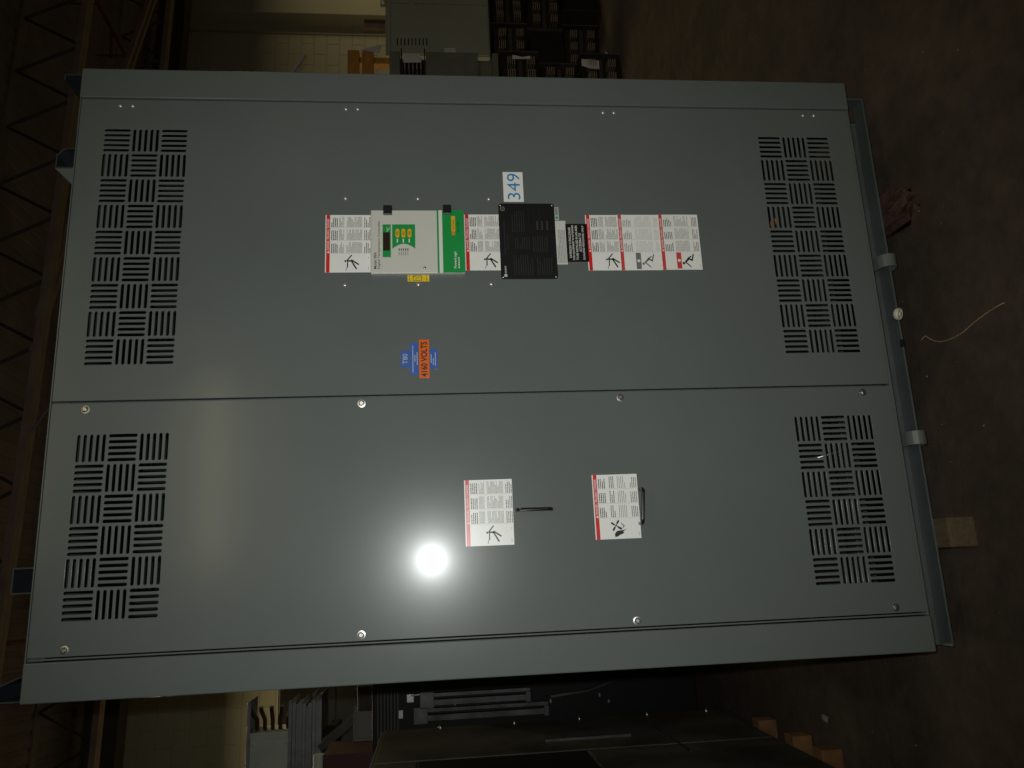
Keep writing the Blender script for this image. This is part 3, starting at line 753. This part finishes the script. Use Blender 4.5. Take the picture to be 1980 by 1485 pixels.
# latches and lock
for (xa, xb, za, zb) in ((0.4216, 0.4524, 1.7160, 1.7425), (0.4238, 0.4546, 1.5375, 1.5625)):
    a = pull(xa, za, YC); c = pull(xb, zb, YC)
    b = bmesh.new(); box(b, a[0], c[0], YC - 0.006, 0.0, a[1], c[1], bev=0.002); sub(finish('latch', b, BLACKP), ctl)
lk = Cc(821.3, 518.3); b = bmesh.new(); lathe_y(b, [(0.0042, 0), (0.0042, -0.002), (0.0034, -0.0032), (0, -0.0034)], 14, c=(lk[0], YC, lk[1])); sub(finish('screw', b, ZINC, None, True), ctl)

# ---- handles on the fixed panel: black bars bowed out on two feet
def handle(a, c, out, r, name='handle'):
    a = Vector((a[0], 0.001, a[1])); c = Vector((c[0], 0.001, c[1])); d = (c - a); o_ = Vector((0, -out, 0))
    pts = [a, a + o_ * .7, a + o_ + d * .04, a + o_ + d * .12, c + o_ - d * .12, c + o_ - d * .04, c + o_ * .7, c]
    b = bmesh.new(); tube(b, pts, r, 10); return child(finish(name, b, RUBBER, None, True))
hA = atY(1000, 985, -0.035); hB = atY(1068, 983, -0.035)
h1 = handle((hA.x, hA.z), (hB.x, hB.z), 0.030, 0.0046); h1.parent = panel; h1.matrix_parent_inverse = Matrix.Identity(4)
hA = atY(1244, 944, -0.035); hB = atY(1243.5, 1011, -0.035)
h2 = handle((hA.x, hA.z), (hB.x, hB.z), 0.032, 0.0046); h2.parent = panel; h2.matrix_parent_inverse = Matrix.Identity(4)

# ---- core and coils that glint behind the lower vents
b = bmesh.new()
box(b, -0.72, 0.72, 0.40, 0.70, 0.205, 0.40, bev=0.004); box(b, -0.72, 0.72, 0.40, 0.70, 2.02, 2.2, bev=0.004)
for x in (-0.47, 0.0, 0.47): box(b, x - 0.09, x + 0.09, 0.42, 0.68, 0.4, 2.02)
child(finish('core', b, CORE))
for x in (-0.47, 0.0, 0.47):
    b = bmesh.new(); tube(b, [(x, 0.55, 0.47), (x, 0.55, 1.95)], 0.215, 28); o = child(finish('coil', b, COIL, None, False))
b = bmesh.new()
for x in (-0.60, -0.34, -0.13, 0.13, 0.34, 0.60): box(b, x - 0.03, x + 0.03, 0.33, 0.39, 0.405, 0.468)
box(b, -0.8, 0.8, 0.24, 0.30, 0.205, 0.26, bev=.003); box(b, -0.8, 0.8, 0.31, 0.325, 0.26, 0.40)
child(finish('core_clamp', b, CORE))
P = atY(1496, 432, 0.25); b = bmesh.new(); tube(b, [(P.x, 0.22, P.z), (P.x + 0.01, 0.36, P.z + 0.01), (0.36, 0.42, P.z + 0.02)], 0.010, 8); child(finish('insulator', b, RUST, None, True))
b = bmesh.new(); tube(b, [(-0.05, 0.16, 0.206), (-0.02, 0.17, 0.36), (-0.05, 0.2, 0.47), (-0.06, 0.33, 0.52)], 0.009, 8); child(finish('cable', b, CHROME, None, True))
b = bmesh.new(); tube(b, [(-0.30, 0.15, 0.206), (-0.33, 0.17, 0.40), (-0.33, 0.33, 0.52)], 0.009, 8); child(finish('cable', b, CHROME, None, True))

# ------------------------------------------------------------------ timbers and litter under and before the cabinet
b = bmesh.new(); box(b, -0.630, -0.541, 0.022, 1.55, 0.0, 0.0892, bev=0.006)
tag(finish('timber', b, WOOD), 'pale squared timber end sticking out under the cabinet base', 'timber')
b = bmesh.new(); box(b, 0.44, 0.535, 0.05, 1.5, 0.0, 0.0892)
bmesh.ops.subdivide_edges(b, edges=b.edges[:], cuts=6, use_grid_fill=True)
for v in b.verts:
    k = max(0.0, 1 - (v.co.y - 0.05) / 0.35)
    if v.co.z > 0.001: v.co += Vector((random.uniform(-1, 1) * 0.02 * k, random.uniform(-1, 1) * 0.045 * k, 0 if v.co.z > 0.088 and k == 0 else random.uniform(-0.035, 0) * k))
    else: v.co += Vector((random.uniform(-1, 1) * 0.015 * k, random.uniform(-1, 1) * 0.06 * k, 0))
tag(finish('broken_timber', b, WOODR), 'ragged red brown broken timber end under the cabinet base', 'timber')
# white cap resting on the base lip
P = Vector((0.103, 0.088, 0.0955))
b = bmesh.new(); lathe_y(b, [(0, 0.016), (0.016, 0.016), (0.019, 0.010), (0.020, 0.0), (0.017, -0.002), (0.0165, 0.004), (0.008, 0.004), (0.0075, -0.003), (0, -0.004)], 20)
o = finish('plastic_cap', b, IVORY, None, True); o.location = (0.112, 0.072, 0.0945); o.rotation_euler = (math.radians(35), 0, math.radians(-18))
tag(o, 'round ivory plastic cap stuck on the lip of the cabinet base', 'cap')
# loose string on the floor
sp = [(1779, 661), (1785, 653), (1790, 649.5), (1796, 654), (1806, 659), (1818, 661), (1832, 658), (1848, 651), (1864, 641), (1885, 622), (1905, 607), (1925, 594), (1942, 585)]
b = bmesh.new(); tube(b, [atZ(x, y, 0.0018) for x, y in sp], 0.0017, 6)
tag(finish('loose_string', b, STRING, None, True), 'thin tan string curling over the floor before the cabinet', 'string')
# paper scrap
b = bmesh.new(); q = [atZ(x, y, 0.0) for x, y in ((1590, 1390), (1596, 1380), (1604, 1386), (1601, 1399))]
for i, v in enumerate(q): v.z = (0.001, 0.016, 0.006, 0.001)[i]
vs = [b.verts.new(v) for v in q]; b.faces.new(vs[:3]); b.faces.new((vs[0], vs[2], vs[3]))
bmesh.ops.solidify(b, geom=b.faces[:], thickness=0.0008)
tag(finish('paper_scrap', b, PAPER), 'small creased white paper scrap on the floor by the pallet', 'paper')
P = atZ(1175, 104, 0.0)
b = bmesh.new(); bmesh.ops.create_icosphere(b, subdivisions=2, radius=0.014)
for v in b.verts: v.co *= random.uniform(.85, 1.1)
o = finish('pebble', b, PAPER, None, True); o.location = (P.x, P.y, 0.011)
tag(o, 'tiny pale crumb on the floor beside the stacked breakers', 'debris')
b = bmesh.new()
for i in range(70):
    px_, py_ = random.uniform(1250, 1980), random.uniform(-60, 1540)
    if px_ < 1650 and 120 < py_ < 1300: px_ = random.uniform(1700, 1980)
    Q = atZ(px_, py_, 0)
    s_ = 0.0011 + 0.0042 * random.random() ** 3
    vv = [b.verts.new(Q + Vector((s_ * math.cos(a) * random.uniform(.5, 1.3), s_ * math.sin(a) * random.uniform(.5, 1.3), 0.0006 + (0.002 if k % 2 else 0)))) for k, a in enumerate([0, 1.3, 2.4, 3.6, 5.0])]
    b.faces.new(vv)
o = finish('grit', b, mat('floor_grit', (0.20, 0.16, 0.12), rough=.8)); o['kind'] = 'stuff'; o['label'] = 'specks of grit scattered over the concrete floor'; o['category'] = 'grit'

# ------------------------------------------------------------------ equipment to the right, behind
# olive grey enclosure lying on the breaker stack
YR = 4.02
Zt = atY(748, 60, YR).z; Zb = atY(946, 60, YR).z
xl = atY(850, 108, YR).x
en = empty('breaker_enclosure', (xl, YR, Zb)); tag(en, 'olive grey steel enclosure with short louvre slits on top of the breakers', 'enclosure')
H = Zt - Zb; W = 1.25
b = bmesh.new(); box(b, 0, W, 0.004, 0.75, 0, H, bev=0.004); finish('body', b, GEARG, en)
dw = atY(850, 9, YR).x - xl
for a, c in ((0.012, dw - 0.006), (dw + 0.006, W - 0.01)):
    b = bmesh.new(); box(b, a, c, -0.008, 0.0035, 0.012, H - 0.04, bev=0.003); finish('door', b, GEARG, en)
b = bmesh.new(); box(b, -0.02, W, -0.012, 0.004, H - 0.032, H + 0.012, bev=0.002); finish('top_flange', b, GEARG, en)
for k in range(9):
    P = atY(768.5 + 7.1 * k, 82, YR)
    b = bmesh.new(); box(b, P.x - xl - 0.037, P.x - xl + 0.037, -0.0095, -0.0075, P.z - Zb - 0.005, P.z - Zb + 0.005); finish('louvre_slit', b, DARK, en)
for k in (0.12, 0.42, 0.72): 
    b = bmesh.new(); box(b, dw - 0.014, dw + 0.014, -0.014, -0.0081, H * k, H * k + 0.06, bev=.002); finish('hinge', b, GEARG, en)
b = bmesh.new(); P = atY(742, 8, YR); lathe_y(b, [(0.022, 0.0), (0.022, -0.05), (0.014, -0.056), (0, -0.056)], 14, c=(P.x - xl, -0.012, P.z - Zb)); box(b, P.x - xl - .04, P.x - xl + .04, -0.0119, 0.004, P.z - Zb - .03, P.z - Zb + .03); finish('lift_boss', b, GEARG, en)
# low block ahead of it with breakers and prongs: a stack of draw-out breakers
def breaker():
    r = empty('draw_out_breaker', (0, 0, 0))
    b = bmesh.new(); box(b, 0, 0.42, 0.03, 0.40, 0, 0.34, bev=0.006); finish('body', b, BAKE, r)
    for x in (-0.012, 0.42):
        b = bmesh.new(); box(b, x, x + 0.012, -0.03, 0.42, -0.0, 0.37, bev=0.002); finish('side_plate', b, GEARD, r)
    for x in (0.05, 0.17, 0.29):
        for z in (0.045, 0.225):
            b = bmesh.new()
            for k in range(4): box(b, x, x + 0.075, -0.055, 0.031, z + k * 0.020, z + k * 0.020 + 0.007)
            finish('contact_fingers', b, BRONZE, r)
    b = bmesh.new(); box(b, 0.02, 0.40, 0.012, 0.0305, 0.150, 0.19, bev=.002); finish('cross_bar', b, GEARD, r)
    return r
proto = breaker(); used = False
def put_breaker(x, y, z, rz, label):
    global used
    o = proto if not used else copy_tree(proto)
    used = True
    o.location = (x, y, z); o.rotation_euler = (0, 0, rz); o.scale = (1, 1, 0.92); tag(o, label, 'breaker', 'draw out breakers stacked beside the cabinet'); return o
bl = 'black draw out circuit breaker with tarnished copper contact fingers in the stack beyond the cabinet'
top = Zb
BSZ = 0.92; lev = [0.0, 0.3702 * BSZ, 0.7404 * BSZ]
for li, z in enumerate(lev):
    for ci in range(3):
        bl = 'black draw out breaker with copper fingers ' + ('in the bottom tier on the floor', 'in the middle tier of the stack', 'in the top tier under the board')[li]
        ob_ = put_breaker(3.84 + ci * 0.50 + (0.07, -0.03, 0.04)[li], 4.00 + (0.10, 0.0, 0.06)[(li + ci) % 3], z, (-0.16, 0.10, 0.05, -0.07)[(li * 2 + ci) % 4], bl)
        if (li + ci) % 3 == 1:
            ob_.rotation_euler.z += math.pi; ob_.location.x += 0.41; ob_.location.y += 0.40
# packing rail that carries the enclosure over the stack
b = bmesh.new()
zz = lev[-1] + 0.37 * BSZ
box(b, 3.76, 5.35, 4.03, 4.45, zz, max(zz + 0.01, Zb), bev=.003)
tag(finish('packing_board', b, GEARD), 'dark flat board between the breaker stack and the olive grey enclosure', 'board')
# front row, lower pieces leaning along the stack
bl2 = 'black draw out breaker in the front row by the cabinet edge'
fr = atY(900, 109, 3.45); fr.x -= 0.09
for k, z in enumerate(lev):
    put_breaker(fr.x - 0.34 + (0.0, -0.03, 0.02, -0.015)[k], 3.42 + (0.0, 0.04, 0.01, 0.05)[k], z, (-0.05, 0.09, -0.02, 0.06)[k], bl2 + (' on the floor', ', second from the floor', ', under the steel case')[k])
zt2 = 1.1106 * BSZ; CH = atY(752, 120, 3.4).z - zt2
xa_, xb_ = fr.x - 0.40, fr.x + 0.09
CG = mat('case_grey', (0.17, 0.175, 0.13), rough=.5, var=.15, vscale=8)
mc = empty('metal_case', (xa_, 3.40, zt2)); tag(mc, 'grey steel case with an open contact bay on the front row of breakers', 'case')
W_ = xb_ - xa_
z1c, z0c = atY(774, 120, 3.4).z - zt2, atY(823, 120, 3.4).z - zt2
b = bmesh.new(); box(b, 0, W_, 0.10, 0.48, 0, CH, bev=.005); finish('body', b, CG, mc)
for nm, a_, c_ in (('front_panel', z1c, CH), ('front_panel', 0.17, z0c), ('front_panel', 0.0, 0.055)):
    b = bmesh.new(); box(b, 0.004, W_, 0.0, 0.0998, a_ + .003, c_ - .003, bev=.004); finish(nm, b, CG, mc)
for z_ in (z0c + 0.004, z1c - 0.012):
    b = bmesh.new(); box(b, 0.02, W_ + 0.02, -0.012, 0.0995, z_, z_ + 0.008); finish('bay_divider', b, BAKE, mc)
b = bmesh.new(); box(b, 0.02, W_ - 0.02, 0.085, 0.0997, z0c + 0.015, z1c - 0.015); finish('bay_back', b, BAKE, mc)
for k in range(5):
    z_ = z0c + 0.035 + (z1c - z0c - 0.075) * k / 4
    b = bmesh.new(); box(b, W_ - 0.16, W_ - 0.05, 0.01, 0.0848, z_, z_ + 0.009); finish('contact_blade', b, BRONZE, mc)
# orange timber crate corner over the case
A = atY(672, 132, 3.62); B = atY(722, 95, 3.62)
zc = zt2 + CH
b = bmesh.new()
w_ = (B.z - A.z) / 2
zlo = atY(722, 110, 3.62).z; zhi = atY(672, 110, 3.62).z; zm = (zlo + zhi) / 2
xa_, xb_ = A.x - 0.35, atY(700, 97, 3.62).x
cr = empty('timber_crate', (xa_, 3.62, zc)); tag(cr, 'orange stained timber crate end with a dark gap between its boards', 'crate')
for nm, z0_, z1_ in (('board', zlo - zc, zm - zc - 0.012), ('board', zm - zc + 0.012, zhi - zc)):
    b = bmesh.new(); box(b, 0, xb_ - xa_, 0, 0.05, z0_, z1_, bev=.003); finish(nm, b, WOODO, cr)
for xx in (0.03, xb_ - xa_ - 0.09):
    b = bmesh.new(); box(b, xx, xx + 0.06, 0.051, 0.12, 0, zhi - zc - 0.02, bev=.002); finish('upright', b, WOODO, cr)
# brown pipe end on top of the enclosure
A = atY(705, 48, 4.4); b = bmesh.new()
rr_ = 0.055
tube(b, [(A.x, 4.4, Zt + 0.002), (A.x, 4.4, A.z)], rr_, 16)
tag(finish('brown_pipe_stub', b, ROLL, None, False), 'short rusty brown pipe standing on the olive grey enclosure', 'pipe')
# pale hanger rod sloping up to the roof joist
A = atY(560, 136, 3.3); B = atY(591, 107, 3.3)
d_ = A - B; k_ = (5.003 - B.z) / d_.z; T_ = B + d_ * k_
jy = 4.50 * math.cos(TH) + (T_.x + 4.50 * math.sin(TH)) * math.tan(TH)
b = bmesh.new(); tube(b, [B, Vector((T_.x, 3.3, T_.z)).lerp(B, 0.5), Vector((T_.x, jy, 5.003))] if False else [B, Vector((T_.x, jy, 5.003))], 0.0115, 8)
tag(finish('hanger_rod', b, mat('pale_lilac_plastic', (0.40, 0.38, 0.42), rough=.4), None, True), 'thin pale rod slanting up before the block wall to the roof joist', 'rod')
# paper tags hung on the breakers
def ptag(corners, Y, label):
    b = bmesh.new(); vs = [b.verts.new(atY(x, y, Y + dy)) for (x, y, dy) in corners]
    b.faces.new(vs); bmesh.ops.triangulate(b, faces=b.faces[:])
    r = bmesh.ops.solidify(b, geom=b.faces[:], thickness=0.001)
    tag(finish('paper_tag', b, PAPER), label, 'tag', 'paper tags on the stacked equipment')
ptag([(778, 103, 0), (812, 105, .01), (815, 121, 0), (780, 121, -.01)], 3.375, 'white paper tag hanging at the front of the dark steel case')
ptag([(859, 93, 0), (880, 93, .005), (882, 101, .008), (870, 111, 0), (861, 108, 0)], 4.004, 'white paper tag stuck low on the olive grey enclosure door')
ptag([(991, 106, 0), (1006, 111, .02), (1025, 108, 0), (1026, 114, 0), (991, 114, 0)], 3.355, 'curled white paper tag on a breaker below the enclosure')
ptag([(1124, 114, 0), (1158, 117, .01), (1159, 134, 0), (1140, 132, -.01), (1125, 127, 0)], 3.355, 'white paper tag on the lowest breaker near the floor')
ptag([(697, 96, 0), (739, 86, .02), (733, 103, 0)], 3.60, 'pointed white paper tag on the orange timber crate')

# ------------------------------------------------------------------ equipment to the left, behind
# dark switchgear section on a pallet: its side runs away from the camera
XS = -1.42
pal = empty('pallet', (XS, 0.3, 0)); tag(pal, 'wooden pallet under the dark switchgear section', 'pallet')
ys = [atX(1532, 1394, XS).y, atX(1612, 1424, XS).y, atX(1680, 1450, XS).y, 0.42]
for y in ys:
    b = bmesh.new(); box(b, -1.1, 0.02, y - 0.3 - 0.042, y - 0.3 + 0.042, 0.0, 0.088, bev=.004); finish('bearer', b, PALW, pal)
for k in range(5):
    b = bmesh.new(); box(b, -1.1 + k * 0.232, -1.1 + k * 0.232 + 0.12, -0.15, 1.75, 0.0882, 0.108, bev=.002); finish('deck_board', b, WOOD, pal)
sg = empty('switchgear_section', (XS, 0.3, 0.108)); tag(sg, 'scuffed dark grey switchgear section standing on a wooden pallet', 'switchgear')
b = bmesh.new(); box(b, -1.05, -0.006, -0.25, 1.80, 0, 1.80, bev=.006); finish('body', b, GEARD, sg)
# flank panels with a dark opening
for (y0, y1, z0, z1, m) in ((1.12, 1.795, 0.02, 1.78, GEARD), (-0.24, 1.10, 0.02, 0.86, GEARD), (-0.24, 1.10, 1.60, 1.78, GEARD)):
    b = bmesh.new(); box(b, -0.006, 0.0, y0, y1, z0, z1, bev=.002); finish('flank_panel', b, m, sg)
b = bmesh.new(); box(b, -0.0059, -0.002, -0.24, 1.10, 0.87, 1.59); finish('dark_opening', b, GEARB, sg)
b = bmesh.new(); box(b, 0.0005, 0.012, 1.30, 1.318, 0.62, 1.02); finish('trim_strip', b, RAIL, sg)
for z in (0.10, 0.42, 0.78, 1.12, 1.5):
    b = bmesh.new(); bmesh.ops.create_uvsphere(b, u_segments=8, v_segments=6, radius=0.012); o = finish('bolt', b, ZINC, sg, True); o.location = (0.003, 1.765, z)
# black gear behind, facing the camera
bg_ = empty('black_switchgear', (-2.6, 2.85, 0)); tag(bg_, 'black switchgear with tall bright upright rails behind the cabinet', 'switchgear')
b = bmesh.new(); box(b, 0, 2.3, 0.0, 1.0, 0.0, 2.02, bev=.008); finish('body', b, GEARB, bg_)
for (pa, pb, w) in (((800, 1373), (1060, 1366), 0.05), ((812, 1347), (1025, 1339), 0.045)):
    A = atY(*pa, 2.83); B = atY(*pb, 2.83)
    r_ = empty('upright_rail', (0, 0, 0)); bpy.data.objects.remove(r_)
    b = bmesh.new(); x_ = (A.x + B.x) / 2 + 2.6
    box(b, x_ - w, x_ - w + 0.034, -0.05, 0.0, B.z, A.z, bev=.002); box(b, x_ - w + 0.048, x_ - w + 0.07, -0.04, 0.0, B.z, A.z, bev=.002)
    o = finish('upright_rail', b, RAIL, bg_)
    b = bmesh.new(); box(b, x_ - w - 0.014, x_ - w + 0.08, -0.055, -0.0502, A.z - 0.085, A.z, bev=.002); finish('rail_bracket', b, RAIL, o); b = bmesh.new(); box(b, x_ - w - 0.01, x_ - w + 0.05, -0.055, -0.0502, B.z, B.z + 0.03, bev=.002); finish('rail_bracket', b, RAIL, o)
A = atY(790, 1345, 2.83)
b = bmesh.new(); xx = A.x + 2.6
tube(b, [(xx, 0.001, A.z), (xx, -0.045, A.z), (xx + .004, -0.05, A.z - 0.03), (xx + 0.012, -0.05, A.z - 0.12)], 0.004, 6); box(b, xx - 0.04, xx + 0.005, -0.012, 0.0, A.z - 0.03, A.z + 0.01)
finish('latch_handle', b, ZINC, bg_)
A = atY(775, 1380, 2.83); b = bmesh.new(); xx = A.x + 2.6; box(b, xx - 0.03, xx + 0.02, -0.02, 0.0, A.z - .015, A.z + .015, bev=.003); finish('latch_block', b, ZINC, bg_)
for (px_, py_) in ((1065, 1356), (1160, 1344), (1178, 1356), (820, 1360), (880, 1360)):
    A = atY(px_, py_, 2.83); b = bmesh.new(); box(b, A.x + 2.6 - 0.012, A.x + 2.6 + 0.012, -0.012, 0.0, A.z - .006, A.z + .006, bev=.002); finish('stud', b, ZINC, bg_)
# red carton and a roll on top of it
b = bmesh.new(); A = atY(624, 1462, 3.2)
zt3 = 2.0202
xr = atY(640, 1459, 3.2).x
cz = atY(624, 1470, 3.2).z
b = bmesh.new(); box(b, xr - 0.55, xr, 3.2, 3.6, zt3, max(cz, zt3 + 0.1), bev=.004)
ct = tag(finish('red_carton', b, REDBOX), 'dark red carton lying on the black switchgear', 'carton')
ctz = max(cz, zt3 + 0.1)
b = bmesh.new(); tube(b, [(xr - 0.22, 3.28, ctz + 0.036), (xr - 0.01, 3.28, ctz + 0.036)], 0.036, 16)
tag(finish('paper_roll', b, DUCT), 'short pale roll lying on the dark red carton', 'roll')
# tall brown grey cabinet far behind
P = atY(536, 1372, 5.6); b = bmesh.new()
x1_ = atY(600, 1336, 5.6).x
tb = empty('brown_cabinet', (-3.4, 5.6, 0)); tag(tb, 'tall brown grey steel cabinet behind the stored bus ducts', 'cabinet')
b = bmesh.new(); box(b, 0, x1_ + 3.4 + 0.55, 0, 0.9, 0, P.z, bev=.006); finish('body', b, GEARBR, tb)
zs = atY(652, 1360, 5.6).z
b = bmesh.new(); box(b, 0.02, x1_ + 3.4 + 0.53, -0.012, 0.0, zs + 0.012, P.z - 0.02, bev=.003); finish('upper_door', b, GEARBR, tb)
b = bmesh.new(); box(b, 0.02, x1_ + 3.4 + 0.53, -0.012, 0.0, 0.05, zs - 0.012, bev=.003); finish('lower_door', b, GEARBR, tb)
# shelf rack carrying the bus ducts
YD = 4.15
zt_, zb_ = atY(478, 1400, YD).z, atY(622, 1400, YD).z
xr = atY(520, 1356, YD).x
rk = empty('storage_rack', (xr - 2.4, YD + 0.05, 0)); tag(rk, 'dark steel storage rack carrying the bus ducts', 'rack')
for x in (0.1, 1.9):
    for y in (0.0, 0.42):
        b = bmesh.new(); box(b, x, x + 0.08, y, y + 0.06, 0, zb_ - 0.08); finish('post', b, GEARB, rk)
b = bmesh.new(); box(b, -0.1, 2.15, -0.03, 0.5, zb_ - 0.08, zb_ - 0.001, bev=.003); finish('shelf', b, GEARB, rk)
def duct(z0, z1, x_r, yd, label, sc=1.0, open_end=False):
    r = empty('bus_duct', (x_r, yd, z0)); h = z1 - z0
    b = bmesh.new(); box(b, -2.3, -0.22 if open_end else -0.03, 0.004, 0.30, 0.014, h - 0.014, bev=.003); finish('casing', b, DUCT if open_end else DUCTS, r)
    for z in (0.0, h - 0.026):
        b = bmesh.new(); box(b, -2.3, 0.0, -0.014, 0.002, z, z + 0.026, bev=.002); box(b, -2.3, 0.0, 0.0022, 0.31, z if z == 0 else z + 0.022, z + 0.004 if z == 0 else z + 0.026); finish('edge_channel', b, DUCTS, r)
    if open_end:
        b = bmesh.new(); box(b, -0.26, -0.215, -0.012, 0.0035, 0.0265, h - 0.0265, bev=.002); finish('end_band', b, DUCT, r)
        for k in range(5):
            zz_ = 0.05 + (h - 0.1) * k / 4
            b = bmesh.new(); tube(b, [(-0.24, 0.12, zz_), (-0.14, 0.10, zz_), (-0.07, 0.06, zz_ + 0.02 * (k - 2)), (-0.045, 0.05, zz_ + .02 * (k - 2))], 0.016, 6); finish('bus_bar', b, COPPER, r)
        for k in (0.12, 0.86):
            b = bmesh.new(); bmesh.ops.create_uvsphere(b, u_segments=8, v_segments=5, radius=0.012); o = finish('bolt', b, DUCT, r); o.location = (-0.31, 0.002, h * k)
    tag(r, label, 'bus duct', 'bus ducts stored on the rack'); return r
zA = atY(565, 1400, YD).z
z3 = [zb_, zb_ + (zA - zb_) * .33, zb_ + (zA - zb_) * .66, zA]
duct(zA + 0.0005, zt_, xr, YD, 'pale grey bus duct with copper bars showing at its open end, topmost of the stack', open_end=True)
duct(z3[0], z3[1] - .001, xr + 0.03, YD + .01, 'slim blue grey bus duct at the bottom of the stack')
duct(z3[1], z3[2] - .001, xr - 0.03, YD, 'slim blue grey bus duct in the middle of the stack')
duct(z3[2], z3[3] - .001, xr - 0.01, YD + .005, 'slim blue grey bus duct right under the pale topmost one')
# dark cable tray leaning behind the rack
A = atY(622, 1442, 3.82); B = atY(716, 1342, 3.82)
b = bmesh.new()
lo_ = Vector((B.x, 3.82, 2.021)); hi_ = Vector((A.x, 3.82, A.z))
for dy in (-0.10, 0.10): bar(b, lo_ + Vector((0, dy, 0)), hi_ + Vector((0, dy, 0)), 0.02, 0.05)
for k in range(9):
    q_ = lo_.lerp(hi_, (k + .5) / 9); bar(b, q_ + Vector((0, -0.1, 0)), q_ + Vector((0, 0.1, 0)), 0.015)
tag(finish('cable_tray', b, GEARD), 'dark ladder cable tray slanting on top of the black switchgear', 'cable tray')

# clutter heaped on the black switchgear and along its front
for k, (px_, py_, w_, h_, lab) in enumerate(((690, 1352, .16, .10, 'small black steel box heaped on the black switchgear beside the tray'), (664, 1400, .22, .14, 'dull dark crate on the black switchgear behind the red carton'),
                                             (702, 1372, .12, .07, 'flat black tin on the black switchgear at the foot of the tray'))):
    q_ = atY(px_, py_, 2.98 + 0.14 * k)
    b = bmesh.new(); box(b, -w_ / 2, w_ / 2, 0, 0.12, 0, h_, bev=.006); box(b, -w_ / 2 + .02, w_ / 2 - .02, -0.006, 0.0002, .015, h_ - .02, bev=.002)
    o = finish('dark_box', b, (GEARD, GEARBR, GEARB)[k]); o.location = (q_.x, 2.98 + 0.14 * k, 2.0202); o.rotation_euler = (0, 0, (-.3, .2, .5)[k]); tag(o, lab, 'box')
for k in range(7):
    b = bmesh.new(); box(b, 0.95 + (k % 2) * 0.003, 1.28, -0.010, 0.0, 1.86 + k * 0.020, 1.868 + k * 0.020); finish('louvre', b, GEARD, bg_)
for (x_, z0_, z1_) in ((0.90, 0.1, 1.95), (1.42, 0.1, 1.95), (1.95, 0.1, 1.95)):
    b = bmesh.new(); box(b, x_, x_ + 0.02, -0.008, 0.0, z0_, z1_, bev=.002); finish('door_edge', b, GEARD, bg_)
b = bmesh.new(); tube(b, [(1.18, -0.001, 0.95), (1.18, -0.03, 0.93), (1.20, -0.035, 0.70), (1.25, -0.03, 0.52), (1.26, -0.001, 0.50)], 0.007, 8); finish('cable_loop', b, GEARD, bg_, True)

P1 = atX(1265, 1405, XS + 0.004); P2 = atX(1335, 1452, XS + 0.004)
b = bmesh.new(); bar(b, P1 - sg.location, P2 - sg.location, 0.006, 0.008); finish('diagonal_strip', b, RAIL, sg)
